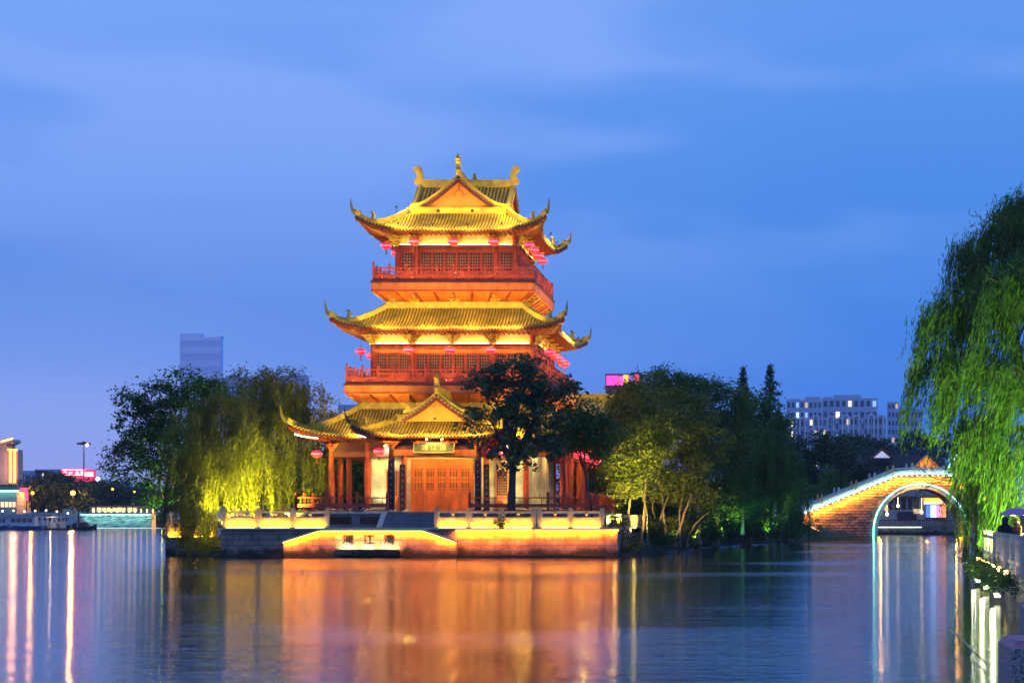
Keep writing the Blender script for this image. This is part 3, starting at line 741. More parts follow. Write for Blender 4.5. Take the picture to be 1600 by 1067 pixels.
# thin lit line under the left porch wing and the left lower wing
for S, k, in ((S1, 0), (SP, 0)):
    x = -S.half(0)
    pts = [S.w(x + .35 + .25 * j, S.ee(x + .35 + .25 * j, 0) - .45, 0, -.42) for j in range(7)]
    b = MB(); b.tube(pts, .03, 5); b.build('eave_light', e_eave, tower)

# lights of the tower
for k in range(4):
    added_eave_lamps(S3, k, .2, .75, 4, 330, YEL)
    added_eave_lamps(S2, k, .2, .95, 4, 640, YEL)
    added_eave_lamps(S1, k, .2, .95, 5 if k else 4, 900, YEL)
    m3 = Matrix.Rotation(k * math.pi / 2, 3, 'Z'); p = m3 @ Vector((-4.25, -4.25, 0)) + Vector((TX, TY, 24.35)); b = MB(); b.tube([p - Vector((0, 0, .6)), p - Vector((0, 0, .1))], .02, 4); b.box(p, (.14, .14, .12)); b.build('projector', m_metal, tower); lamp('roof_light', 'POINT', p + Vector((0, 0, .2)), 760, YEL, tower, .1)  # corner poles and lamps added to brighten the gable-roof tiles
added_eave_lamps(SP, 0, .2, .8, 3, 470, YEL)
# projectors standing on the skirts that wash the gables
for k in range(4):
    for x in (-1.2, 1.2):
        m3 = Matrix.Rotation(k * math.pi / 2, 3, 'Z'); p = m3 @ Vector((x, -4.7, 0)) + Vector((TX, TY, 24.0)); tg = m3 @ Vector((x * .4, -3.2, 0)) + Vector((TX, TY, 25.6))
        b = MB(); b.box(p, (.2, .2, .16)); b.build('projector', m_metal, tower); lamp('gable_light', 'SPOT', p + Vector((0, 0, .12)), 170, (1, .42, .06), tower, .08, tg, 120)
p = Vector((TX, 113.75, 9.0)); b = MB(); b.box(p, (.2, .16, .14)); b.build('projector', m_metal, tower); lamp('gable_light', 'SPOT', p + Vector((0, -.1, .12)), 60, (1, .42, .06), tower, .08, (TX, 114.6, 9.9), 140)
# lamps inside the gallery, washing brick walls, doors and columns
for x, y, e, c in ((-6.7, -6.9, 60, (1, .6, .2)), (-4.1, -8.4, 45, (1, .9, .45)), (6.7, -6.9, 50, (1, .55, .2)), (4.1, -8.4, 45, (1, .9, .45)), (6.6, -3.5, 60, (1, .75, .35)), (6.6, 2.5, 50, (1, .55, .2)), (-6.7, -1.5, 40, (1, .5, .15)), (-1.3, -10.6, 115, (1, .5, .08)), (1.3, -10.6, 115, (1, .5, .08))):
    zc = 7.3; p = Vector((TX + x, TY + y, zc)); b = MB(); b.lathe(p, [(.1, 0), (.12, .06), (.06, .14)], 8); b.build('ceiling_lamp', e_lamp, tower)
    lamp('ceiling_light', 'SPOT', p - Vector((0, 0, .1)), e * 6, c, tower, .12, (TX + x * .75, TY + y * .75, FLOOR + .6), 150, .5)
for x in (-4.2, 4.2, 2.9, -2.9, -6.6, 6.7):
    p = Vector((TX + x, TY - 8.8, FLOOR + .12)); b = MB(); b.box(p, (.25, .2, .12)); b.build('floor_lamp', m_metal, tower)
    lamp('floor_light', 'SPOT', p + Vector((0, 0, .1)), 330, (1, .85, .38) if abs(x) in (4.2, 2.9) else (1, .55, .15), tower, .1, (TX + x, TY - 7.8, 6.0), 110)
# lamps along the storey galleries that light the soffits, walls and rails from the deck
for hf, zd in ((5.0, 19.1), (6.4, 11.85)):
    for k in range(4):
        for x in (-.62, 0, .62):
            m3 = Matrix.Rotation(k * math.pi / 2, 3, 'Z'); p = m3 @ Vector((x * hf, -hf, 0)) + Vector((TX, TY, zd)); b = MB(); b.box(p, (.18, .14, .1)); b.build('deck_lamp', m_metal, tower)
            lamp('deck_light', 'POINT', p + Vector((0, 0, .15)), 85, ORG, tower, .08)

# ------------------------------------------------------------------ lanterns
ORD = ['first', 'second', 'third', 'fourth', 'fifth', 'sixth', 'seventh', 'eighth', 'ninth', 'tenth', 'eleventh', 'twelfth', 'thirteenth', 'fourteenth', 'fifteenth']
def make_lantern(loc, label, group):
    t = thing('lantern', loc, label, 'lantern', group)
    x, y, z = loc
    b = MB(); n = 16; prof = [(.1, -.22), (.24, -.19), (.33, -.1), (.36, 0), (.33, .1), (.24, .19), (.1, .22)]
    b.lathe(loc, prof, n); b.build('lantern_body', e_lant, t, smooth=False)
    b = MB(); b.lathe((x, y, z), [(.3, -.06), (.372, -.04), (.372, .04), (.3, .06)], 14); b.build('lantern_glow_band', e_lantc, t)
    b = MB()
    b.lathe((x, y, z + .2), [(.12, 0), (.12, .06), (.02, .08)], 10); b.lathe((x, y, z - .27), [(.11, 0), (.12, .05)], 10); b.build('lantern_cap', m_gold, t)
    b = MB(); b.tube([(x, y, z + .27), (x, y, z + .75)], .012, 4); b.build('cord', m_redd, t)
    b = MB(); b.lathe((x, y, z - .62), [(.05, 0), (.035, .25), (.02, .35)], 6); b.build('tassel', m_rail, t)
    return t
lan0 = None
def lantern(x, y, z, label, group):
    global lan0
    if lan0 is None: lan0 = make_lantern((x, y, z), label, group); return lan0
    return copy_thing(lan0, (x, y, z), None, label, group)
def lantern_side(k, dist, xs, z, desc, group):
    m3 = Matrix.Rotation(k * math.pi / 2, 3, 'Z')
    for i, x in enumerate(xs):
        p = m3 @ Vector((x, -dist, 0)) + Vector((TX, TY, z))
        lantern(p.x, p.y, p.z, desc.replace('#', ORD[i]), group)
lantern_side(0, 5.1, [-2.85, -.1, 2.7], 21.75, 'red lantern under the front of the top eave, # of three from the left', 'lanterns under the top eave')
lantern_side(1, 5.1, [-3.9, -1.6, 1.0, 3.6], 21.7, 'red lantern under the right side of the top eave, # from the front', 'lanterns under the top eave')
lantern_side(3, 5.1, [3.6, .2], 21.7, 'red lantern beyond the left corner of the top eave, # from the front', 'lanterns under the top eave')
lantern_side(0, 6.6, [-2.9, -.05, 2.8], 14.05, 'red lantern under the front of the middle eave, # of three from the left', 'lanterns under the middle eave')
lantern_side(1, 6.6, [-4.6, -2.4, 0, 2.4, 4.8], 14.1, 'red lantern under the right side of the middle eave, # from the front', 'lanterns under the middle eave')
lantern_side(3, 6.6, [4.9, 1.5], 14.1, 'red lantern beyond the left corner of the middle eave, # from the front', 'lanterns under the middle eave')
lantern(PX(495, 117), 117, PZ(709, 117), 'deep red lantern hanging at the left end of the ground floor gallery', 'lanterns under the lowest eave')
lantern(PX(592, 116.6), 116.6, PZ(705, 116.6), 'red lantern hanging between the left gallery and the porch', 'lanterns under the lowest eave')
for i, (px, py, Y) in enumerate(((769, 705, 115.5), (782, 709, 118), (793, 712, 119.5))):
    lantern(PX(px, Y), Y, PZ(py, Y), 'red lantern just right of the porch beside the tree trunk, %s from the porch' % ORD[i], 'lanterns under the lowest eave')
lantern_side(1, 9.0, [-8.4, -5.2, -2, 1.4, 4.6], 6.75, 'red lantern along the right side of the lowest eave, # from the front', 'lanterns under the lowest eave')

# ------------------------------------------------------------------ platform, terrace, steps
plat = thing('stone_platform', (-22, 109.3, 0), 'grey stone block platform rising from the river under the pavilion, lit by an orange line', 'platform')
b = MB(); b.prism([(-34.2, 109.3), (-26.0, 109.3), (-18, 109.3), (-14.25, 109.2), (-14.25, 108.95), (-9.97, 109.25), (-9.2, 110.4), (-9.2, 136), (-34.2, 136)], -.6, 1.72); b.build('wall', m_block, plat)
b = MB(); b.prism([(-34.35, 109.15), (-14.35, 109.1), (-14.35, 108.85), (-9.85, 109.12), (-9.02, 110.35), (-9.02, 136), (-34.35, 136)], 1.722, 1.84); b.build('coping', m_stone, plat)
b = MB(); b.bb(-34.5, -9.6, 108.75, 109.3, -.3, .12); b.build('footing', m_block, plat)
for pts in ([(-19.3, 109.14, 1.68), (-14.5, 109.08, 1.68)], [(-14.3, 108.86, 1.68), (-10.0, 109.14, 1.68)], [(-9.93, 109.2, 1.68), (-9.15, 110.35, 1.68)]):
    b = MB(); b.beam(pts[0], pts[1], .04, .05); b.build('light_strip', e_oran, plat); strip_light(Vector(pts[0]) + Vector((0, -.06, -.04)), Vector(pts[1]) + Vector((0, -.06, -.04)), 95, (1, .21, .0), plat, (0, .45, -1))
terr = thing('pavilion_terrace', (-21.5, 112.3, 1.84), 'low grey stone terrace carrying the pavilion behind the balustrade', 'terrace')
b = MB(); b.bb(-30.8, -11.2, 112.3, 137, 1.845, FLOOR - .12); b.build('wall', m_step, terr)
b = MB(); b.bb(-30.95, -11.05, 112.15, 137, FLOOR - .118, FLOOR); b.build('floor_slab', m_stone, terr)
for i in range(3):
    x = -30 + i * 1.95; b = MB(); b.bb(x, x + 1.4, 112.28, 112.296, 2.05, 2.55); b.build('recess_shade', m_dark, terr)  # flat dark plates painting the shade of recessed openings
for i in range(4):
    x = -18.3 + i * 1.9; b = MB(); b.bb(x, x + 1.4, 112.28, 112.296, 2.05, 2.55); b.build('recess_shade', m_dark, terr)
st = thing('stone_steps', (-21.65, 111.4, 1.84), 'dark stone steps climbing to the porch behind the gap in the balustrade', 'steps')
for i in range(6):
    b = MB(); b.bb(-24.25, -19.05, 110.55 + .27 * i, 112.148, 1.842 + .168 * i, 1.842 + .168 * (i + 1) - .002); b.build('step', m_step, st)
for x in (-24.45, -18.85):
    b = MB(); b.plate([(0, 0), (1.75, 1.08), (1.75, .85), (1.75, 0)], (x, 110.4, 1.845), (0, 1, 0), (0, 0, 1), .36); b.build('stringer', m_stone, st)

# sign wall with the three characters
sw = thing('name_wall', (-25.2, 108.5, 0), 'sloping-ended stone wall at the water carrying three dark lit characters', 'sign wall')
YS = 108.5
xs = [PX(443, YS), PX(500, YS), PX(660, YS), PX(713, YS)]; z0s, z1s = PZ(847, YS), PZ(829, YS)
b = MB(); b.plate([(xs[0], -.5), (xs[3], -.5), (xs[3], z0s), (xs[2], z1s), (xs[1], z1s), (xs[0], z0s)], (0, YS + .2, 0), (1, 0, 0), (0, 0, 1), .4); b.build('wall', m_block, sw)
b = MB(); b.strip([(xs[0] - .05, YS + .12, z0s + .06), (xs[1], YS + .12, z1s + .06), (xs[2], YS + .12, z1s + .06), (xs[3] + .05, YS + .12, z0s + .06)], .62, .1); b.build('coping', m_stone, sw)
b = MB(); b.strip([(xs[0], YS - .1, z0s - .03), (xs[1], YS - .1, z1s - .03), (xs[2], YS - .1, z1s - .03), (xs[3], YS - .1, z0s - .03)], .05, .04); b.build('light_strip', e_oran, sw)
for (xa, za), (xb, zb) in (((xs[0], z0s), (xs[1], z1s)), ((xs[1], z1s), (xs[2], z1s)), ((xs[2], z1s), (xs[3], z0s))): strip_light((xa, YS - .13, za - .07), (xb, YS - .13, zb - .07), 70, (1, .21, .0), sw, (0, .35, -1))
x0, x1 = PX(524, YS), PX(628, YS); b = MB(); b.bb(x0, x1, YS - .45, YS - .002, .1, .42); b.bb(x0 + .1, x1 - .1, YS - .46, YS - .36, .42, .5); b.build('ledge', m_block, sw)
for i in range(3):
    g = (x1 - x0 - .3) / 3; xa = x0 + .15 + g * i
    b = MB(); b.bb(xa + .18, xa + g - .18, YS - .3, YS - .16, .43, .47); b.build('floodlight', emat('ledge_led', (1, .75, .35), 12), sw); strip_light((xa + .2, YS - .24, .5), (xa + g - .2, YS - .24, .5), 60, (1, .62, .2), sw, (0, .6, 1))
    text_mesh('character', '浦江清'[i], .74, m_couplet, sw, (xa + g / 2, YS - .02, 1.06), (R(90), 0, 0), .02, 1.0, .006)

# white stone balustrades, panel by panel, lit along their foot
def balustrade(name_label, x0, x1, y, n, z=1.84, light=True, ys=None, h=1.15):
    t = thing('stone_balustrade', ((x0 + x1) / 2, y, z), name_label, 'balustrade', 'stone balustrades round the platform')
    st_ = (x1 - x0) / n; yy = lambda x: y if ys is None else y + (ys - y) * (x - x0) / (x1 - x0)
    for i in range(n + 1):
        x = x0 + st_ * i; b = MB(); b.bb(x - .12, x + .12, yy(x) - .12, yy(x) + .12, z, z + h); b.bb(x - .15, x + .15, yy(x) - .15, yy(x) + .15, z + h, z + h + .06); b.bb(x - .1, x + .1, yy(x) - .1, yy(x) + .1, z + h + .06, z + h + .12)
        b.build('post', m_stonel, t)
        if i == n: break
        xa, xb = x + .125, x + st_ - .125; b = MB(); A = lambda q: Vector((xa + (xb - xa) * q, yy(xa + (xb - xa) * q), 0))
        def bar(q0, q1, za, zb, th):
            p, q_ = A(q0), A(q1); b.beam(p + Vector((0, 0, (za + zb) / 2)), q_ + Vector((0, 0, (za + zb) / 2)), th, zb - za)
        bar(0, 1, z + .02, z + .7, .1); bar(0, 1, z + .94, z + 1.06, .14); bar(0, .04, z + .7, z + .94, .09); bar(.96, 1, z + .7, z + .94, .09)
        c = A(.5); b.lathe((c.x, c.y, z + .7), [(.09, 0), (.06, .06), (.11, .14), (.13, .2), (.12, .24)], 8)
        bar(.1, .9, z + .12, z + .16, .13); bar(.1, .9, z + .6, z + .64, .13)
        b.build('panel', m_stonel, t)
        if light:
            b = MB(); p, q_ = A(.03), A(.97); o = Vector((0, -.16, z + .035)); b.beam(p + o, q_ + o, .035, .03); b.build('light_strip', e_yell, t); strip_light(p + o + Vector((0, -.08, .03)), q_ + o + Vector((0, -.08, .03)), 24, (1, .48, .005), t, (0, .7, 1))
    return t
Yb = 109.75
balustrade('lit pale stone balustrade left of the gap in front of the steps', PX(350, Yb), PX(512, Yb), Yb, 3)
balustrade('long lit pale stone balustrade right of the gap in front of the steps', PX(682, Yb), PX(835, Yb), Yb, 3)
balustrade('short lit balustrade stretch on the jutting right end of the platform', PX(843, 109.5), PX(941, 109.5), 109.5, 2)
balustrade('lit balustrade half hidden by the hanging willow on the left shore', PX(262, 114), PX(336, 114), 114, 2, 1.2)
b = MB(); b.prism([(-39.2, 113.6), (-34.2, 113.6), (-34.2, 116), (-39.2, 118)], -.5, 1.2); w2 = b.build('retaining_wall', m_block, None, (-37, 114, 0)); tag(w2, 'low block wall at the water behind the hanging willow branches', 'wall')
# picket fence going back on the right
pk = thing('picket_fence', (-8, 113, 1.3), 'white picket fence lit yellow beside the tree trunks', 'fence')
a, c = Vector((PX(948, 111.5), 111.5, 1.75)), Vector((PX(1012, 126), 126, 1.75))
b = MB(); b.beam(a + Vector((0, 0, .2)), c + Vector((0, 0, .2)), .05, .06); b.beam(a + Vector((0, 0, .75)), c + Vector((0, 0, .75)), .05, .06); b.build('rail', m_stonel, pk)
for i in range(52):
    p = a.lerp(c, i / 51); bb_ = MB(); bb_.add([], []); q = MB(); q.box((p.x, p.y - .04, p.z + .45), (.07, .03, .95)); q.build('picket', m_stonel, pk)
pc2 = MB(); xa = PX(841, 110.2)
lamp('fence_light', 'POINT', a + Vector((.6, -1.0, .2)), 14, (1, .65, .15), pk, .1)
lamp('fence_light', 'POINT', a.lerp(c, .45) + Vector((.6, -1.2, .2)), 16, (1, .7, .15), pk, .1)

# red timber railings on the terrace
def red_rail(label, pts, cat='railing', n_per=2.0, z=FLOOR, rail_h=.92, post_h=1.3, dense=False):
    t = thing('timber_railing', pts[0] + (z,) if len(pts[0]) == 2 else pts[0], label, cat, 'red timber railings round the terrace')
    for (xa, ya), (xb, yb) in zip(pts[:-1], pts[1:]):
        L_ = math.hypot(xb - xa, yb - ya); n = max(1, int(round(L_ / n_per))); a = Vector((xa, ya, z)); c = Vector((xb, yb, z))
        r = MB(); r.beam(a + Vector((0, 0, rail_h)), c + Vector((0, 0, rail_h)), .08, .08); r.beam(a + Vector((0, 0, .42)), c + Vector((0, 0, .42)), .08, .22); r.beam(a + Vector((0, 0, .1)), c + Vector((0, 0, .1)), .06, .08)
        m = n * (8 if dense else 3)
        for i in range(m):
            p = a.lerp(c, (i + .5) / m); r.box((p.x, p.y, z + .7), (.05, .05, .42))
        r.build('rail', m_rail, t)
        for i in range(n + 1):
            p = a.lerp(c, i / n); q = MB(); q.box((p.x, p.y, z + post_h * .42), (.17, .17, post_h * .84)); q.lathe((p.x, p.y, z + post_h * .84), [(.06, 0), (.11, .05), (.1, .14), (.05, .2), (.02, .24)], 8); q.build('post', m_rail, t)
    return t
YR = 112.45
red_rail('red timber railing left of the steps and round the left gallery side', [(-30.3, 119), (-30.3, YR), (-24.35, YR)])
red_rail('long red timber railing right of the steps behind the dark tree trunk', [(-19.0, YR), (-11.35, YR)], n_per=2.5)
red_rail('red railing with close lattice running back along the right side of the terrace', [(-11.3, YR + .2), (-11.3, 133)], dense=True)

# ------------------------------------------------------------------ vegetation
def leaves(name, cen, mat_, parent, L_, W_, rng, droop=0.0, axes=None, kind=None, bend=0.0):
    """many separate leaf-shaped faces (two triangles each) around the given centres"""
    n = len(cen); o_ = np.array(org(parent)); cen = np.asarray(cen) - o_
    if axes is None:
        ax = rng.normal(size=(n, 3)); ax[:, 2] = ax[:, 2] * .6 - droop
    else: ax = axes + rng.normal(size=(n, 3)) * .12
    ax /= np.linalg.norm(ax, axis=1)[:, None] + 1e-9
    nn = rng.normal(size=(n, 3)); nn[:, 2] = np.abs(nn[:, 2]) + .4
    sd = np.cross(ax, nn); sd /= np.linalg.norm(sd, axis=1)[:, None] + 1e-9
    s = rng.uniform(.65, 1.3, size=(n, 1)); a = ax * s * L_ / 2; d = sd * s * W_ / 2
    v = np.empty((n, 4, 3)); v[:, 0] = cen - a; v[:, 1] = cen + d - a * .1; v[:, 2] = cen + a; v[:, 3] = cen - d - a * .1
    me = bpy.data.meshes.new(name); me.vertices.add(4 * n); me.vertices.foreach_set('co', v.reshape(-1).astype(np.float32))
    me.loops.add(4 * n); me.loops.foreach_set('vertex_index', np.arange(4 * n, dtype=np.int32)); me.polygons.add(n)
    me.polygons.foreach_set('loop_start', np.arange(0, 4 * n, 4, dtype=np.int32)); me.polygons.foreach_set('loop_total', np.full(n, 4, dtype=np.int32))
    me.update(calc_edges=True); me.materials.append(mat_)
    o = bpy.data.objects.new(name, me); COL.objects.link(o); o.parent = parent
    return o

def limb(b, p0, p1, r0, r1, rng, wig=.12, n=6, seg=6):
    p0, p1 = Vector(p0), Vector(p1); L_ = (p1 - p0).length; pts = []; rs = []
    w1 = Vector(rng.normal(size=3)) * wig * L_; 
    for i in range(seg + 1):
        q = i / seg; p = p0.lerp(p1, q) + w1 * math.sin(math.pi * q) * .6 + Vector((0, 0, .08 * L_ * math.sin(math.pi * q))) + Vector(rng.normal(size=3)) * wig * .12 * L_ * (0 < i < seg)
        pts.append(p); rs.append(r0 + (r1 - r0) * q)
    b.tube(pts, rs, n); return pts

def tree(name, label, base, fork, blobs, ncl, per, leaf, cr, lm, seed, tr=.25, bark=None, cat='tree', group=None, trunks=None, flat=.7, inner=.55, sub=5):
    """broadleaf tree: trunk(s), a limb into every crown blob, twigs to leaf clumps placed through the blobs"""
    rng = np.random.default_rng(seed); t = thing(name, base, label, cat, group)
    b = MB(); base = Vector(base); fork = Vector(fork)
    if trunks is None:
        b.tube([base - Vector((0, 0, .3)), base + Vector((0, 0, .1)), base.lerp(fork, .35) + Vector((.04, 0, 0)), fork], [tr * 1.7, tr * 1.25, tr, tr * .8], 9)
        starts = [fork]
    else:
        starts = []
        for (bx, by, fx, fy, fz, r) in trunks:
            p0 = Vector((bx, by, base.z)); p1 = Vector((fx, fy, fz)); pts = limb(b, p0 + Vector((0, 0, .2)), p1, r, r * .6, rng, .07, 8); b.tube([p0 - Vector((0, 0, .3)), p0 + Vector((0, 0, .25))], [r * 1.7, r * 1.02], 8); starts.append(p1)
    cents = []; vol = [r[0] * r[1] * r[2] for _, r in blobs]; tot = sum(vol)
    for (c, r), v in zip(blobs, vol):
        c = Vector(c); s0 = min(starts, key=lambda q: (q - c).length)
        pts = limb(b, s0, c, tr * .5, tr * .18, rng, .12)
        k = max(3, int(ncl * (v / tot)))
        d = rng.normal(size=(k, 3)); d /= np.linalg.norm(d, axis=1)[:, None]; rad = rng.uniform(inner, 1.05, size=(k, 1))
        pc_ = np.array(c) + d * rad * np.array(r)
        for j in range(min(k, sub)):
            limb(b, pts[3 + j % 3], Vector(pc_[j]), tr * .16, .012, rng, .15, 5, 4)
        cents.append(pc_)
    cents = np.concatenate(cents); m = len(cents)
    sz = rng.uniform(.55, 1.35, size=(m, 1, 1)); per = int(per * 1.5); off = rng.normal(size=(m, per, 3)) * cr * np.array([1, 1, flat]) * .40 * sz
    pos = (cents[:, None, :] + off).reshape(-1, 3)
    b.build('trunk', bark or m_bark, t)
    leaves('crown', pos, lm, t, leaf[0], leaf[1], rng, .25)
    return t

def willow(label, base, top, blobs, nstr, hang, zmin, lm, seed, tr=.3, leaf=(.32, .05), lean=(-.05, 0), step=.13, group=None, zmx=None, trunkpts=None, bark=None, spread=.25, fill=0, bundle=1.0):
    rng = np.random.default_rng(seed); t = thing('willow_tree', base, label, 'tree', group)
    b = MB(); base = Vector(base); top = Vector(top)
    pts = limb(b, base, top, tr, tr * .55, rng, .06, 9); b.tube([base - Vector((0, 0, .4)), base + Vector((0, 0, .05))], [tr * 1.6, tr * 1.02], 9)
    P_, A_ = [], []; tot = sum(r[0] * r[1] for _, r in blobs); sb = MB()
    for c, r in blobs:
        cv = Vector(c); lp = limb(b, pts[4], cv + Vector((0, 0, r[2] * .4)), tr * .45, tr * .12, rng, .12)
        k = int(nstr * r[0] * r[1] / tot)
        for i in range(k):
            if i % 11 == 0:
                D0 = rng.normal(size=3); D0 /= np.linalg.norm(D0); D0[2] = abs(D0[2]) * .9 - .12; Q0 = rng.uniform(.55, 1.08); H0 = rng.uniform(hang[0], hang[1])
            d = D0
            s = np.array(c) + d * np.array(r) * Q0 + rng.normal(size=3) * np.array([.17, .17, .14]) * bundle
            h = H0 * rng.uniform(.6, 1.15) * (1 + .3 * (1 - abs(d[2])))
            zend = max(zmin + rng.uniform(0, .8), s[2] - h); h = s[2] - zend
            if h < .3: continue
            n = int(h / step) + 2; tt = np.linspace(0, 1, n)[:, None]
            outv = np.array([d[0], d[1], 0]) * spread; ph = rng.uniform(0, 6)
            path = s + outv * (1 - (1 - tt) ** 2) * h * .5 + np.concatenate([lean[0] * h * tt ** 1.5 + .06 * np.sin(tt * 5 + ph), lean[1] * h * tt ** 1.5, -h * tt + .15 * np.sin(np.minimum(tt * 6, math.pi))], axis=1)
            P_.append(path + rng.normal(size=path.shape) * .05)
            dr = np.gradient(path, axis=0); dr /= np.linalg.norm(dr, axis=1)[:, None]; A_.append(dr + rng.normal(size=dr.shape) * .12)
            if i % 9 == 0: sb.tube([Vector(path[0]), Vector(path[n // 2]), Vector(path[-1])], [.012, .009, .006], 3, False)
            if i % 14 == 0: limb(b, lp[4], Vector(s), tr * .08, .012, rng, .12, 5, 4)
        if fill:
            k2 = int(fill * r[0] * r[1] / tot); d = rng.normal(size=(k2, 3)); d /= np.linalg.norm(d, axis=1)[:, None]
            q = np.array(c) + d * rng.uniform(.5, 1.02, size=(k2, 1)) * np.array(r) * np.array([1, 1, .9])
            cc = (q[:, None, :] + rng.normal(size=(k2, 12, 3)) * .22).reshape(-1, 3); P_.append(cc); A_.append(rng.normal(size=cc.shape) * .6 + np.array([0, 0, -.6]))
    b.add(sb.v, sb.f); b.build('trunk', bark or m_bark, t)
    leaves('crown', np.concatenate(P_), lm, t, leaf[0], leaf[1], rng, axes=np.concatenate(A_))
    return t

def ground_light(x, y, z, energy, col, target, label, ang=100, size=.12, vis=True):
    """in-ground tree uplight"""
    b = MB(); b.lathe((x, y, z), [(.10, 0), (.12, .1), (.1, .16)], 10); o = b.build('uplight', m_metal, None, (x, y, z)); tag(o, label, 'garden lamp')
    l_ = lamp('uplight_beam', 'SPOT', (x, y, z + .3), energy, col, None, size, target, ang)
    l_.parent = o; l_.location = (0, 0, .3)
    return o

def bl(px, py, Y, rx, rz, ry=None):
    """crown blob centred where pixel (px,py) lies at depth Y; radii given in pixels of the photograph"""
    s = Y / 2700; return (tuple(P(px, py, Y)), (rx * s, (ry or (rx + rz) / 2) * s, rz * s))

# dark tree in front of the pavilion
Yt = 111.0
tree('broadleaf_tree', 'dark blue-green broadleaf tree standing in front of the right half of the pavilion', (PX(797, Yt), Yt, 1.84), tuple(P(801, 730, Yt)),
     [bl(800, 578, 110.9, 56, 20), bl(748, 602, 110.6, 30, 20), bl(858, 606, 110.8, 40, 24), bl(760, 650, 110.2, 34, 18), bl(808, 640, 110.4, 40, 24), bl(850, 655, 110.6, 42, 20), bl(885, 610, 111.2, 22, 18), bl(775, 694, 110.4, 40, 18), bl(842, 700, 110.6, 44, 20), bl(800, 612, 111.4, 50, 24), bl(805, 722, 110.6, 34, 14)],
     165, 24, (.36, .19), .78, l_blue, 11, tr=.26, sub=9)
tree('broadleaf_tree', 'dark tree whose crown spreads just right of the pavilion corner over the lanterns', (PX(925, 113.5), 113.5, 1.8), tuple(P(915, 740, 113.5)),
     [bl(880, 680, 112.6, 34, 26), bl(915, 665, 113, 40, 28), bl(948, 680, 113.6, 34, 28), bl(905, 640, 113.6, 32, 18), bl(935, 705, 114, 28, 16)],
     130, 36, (.26, .12), .8, l_dark, 12, tr=.14)
# left group
Yl = 119
tree('broadleaf_tree', 'tall dark broadleaf tree at the far left of the island behind the willow', (PX(290, Yl), Yl, .9), tuple(P(285, 760, Yl)),
     [bl(292, 596, 119, 40, 20), bl(250, 622, 119, 45, 26), bl(205, 628, 119, 34, 20), bl(215, 660, 118.5, 48, 26), bl(268, 650, 119, 50, 34), bl(200, 700, 118.5, 32, 28), bl(235, 700, 118, 46, 34), bl(190, 735, 118, 26, 20), bl(235, 745, 118, 44, 26), bl(310, 630, 120, 40, 36), bl(290, 700, 120, 50, 40), bl(325, 600, 120.5, 30, 22), bl(255, 775, 119, 40, 20)],
     420, 34, (.24, .12), .75, l_dark, 21, tr=.3, sub=6)
willow('willow_trunk' and 'yellow-lit willow at the left shore trailing its branches into the water', (PX(324, 113.5), 113.5, .5), tuple(P(322, 700, 113.5)),
       [bl(300, 665, 112.6, 46, 34), bl(350, 640, 113.6, 50, 34), bl(290, 730, 112, 34, 40), bl(345, 705, 112.6, 46, 44), bl(385, 690, 113.5, 40, 50)],
       950, (1.6, 5.2), .05, l_will, 31, tr=.2, fill=160, lean=(-.03, 0))
willow('dark trailing willow boughs hanging straight down to the river at the island tip', (PX(296, 112.2), 112.2, .2), tuple(P(290, 750, 112.0)),
       [bl(288, 770, 111.5, 15, 24), bl(305, 770, 111.6, 22, 20), bl(330, 790, 112.0, 16, 18)], 420, (2.6, 5.0), .02, l_will, 33, tr=.1, leaf=(.2, .04), spread=.02, lean=(-.02, 0))
willow('yellow-green willow between the shore willow and the pavilion, bare twigs on top', (PX(440, 119), 119, 1.4), tuple(P(436, 680, 119)),
       [bl(420, 610, 120, 44, 30), bl(470, 625, 120, 46, 34), bl(395, 640, 119, 40, 34), bl(440, 670, 118.5, 52, 40), bl(495, 660, 120, 34, 34), bl(400, 710, 118, 44, 36), bl(470, 720, 119, 46, 40)],
       1100, (1.2, 3.6), 2.2, l_will, 34, tr=.24, fill=260)
tree('broadleaf_tree', 'upright dark tree rising behind the left willows', (PX(400, 126), 126, 1.5), tuple(P(400, 700, 126)), [bl(400, 590, 126, 34, 20), bl(445, 595, 127, 40, 22), bl(365, 620, 126, 40, 30), bl(420, 640, 127, 60, 40), bl(490, 640, 128, 32, 36)],
     190, 32, (.24, .1), .8, l_mid, 36, tr=.2)
# right group
def rtree(label, px, pyb, Y, fx, fy, blobs, ncl, lm, seed, tr=.16, leaf=(.26, .12), per=34, bark=None, trunks=None, cr=.85, group='trees on the right of the island', name='broadleaf_tree', z=None):
    g = max(.25, PZ(pyb, Y)) if z is None else z
    return tree(name, label, (PX(px, Y), Y, g), tuple(P(fx, fy, Y)), blobs, ncl, per, leaf, cr, lm, seed, tr, bark or m_barkl, group=group, trunks=trunks)
def tk(Y, z, *a): return [(PX(bx, Y), Y, PX(fx, Y), Y + .4, PZ(fy, Y), r) for bx, fx, fy, r in a]
rtree('yellow-lit tree with pale stems nearest the platform corner', 1000, 845, 121, 995, 745, [bl(985, 660, 121, 44, 34), bl(965, 700, 120, 32, 28), bl(1005, 710, 121, 36, 32), bl(1020, 665, 122, 40, 36), bl(985, 620, 123, 34, 20), bl(975, 745, 121, 26, 20), bl(1000, 755, 121.5, 30, 18), bl(968, 775, 120.5, 16, 12)], 330, l_mid, 41,
      trunks=tk(121, 0, (985, 992, 740, .10), (1003, 1008, 745, .12), (1012, 996, 750, .07)))
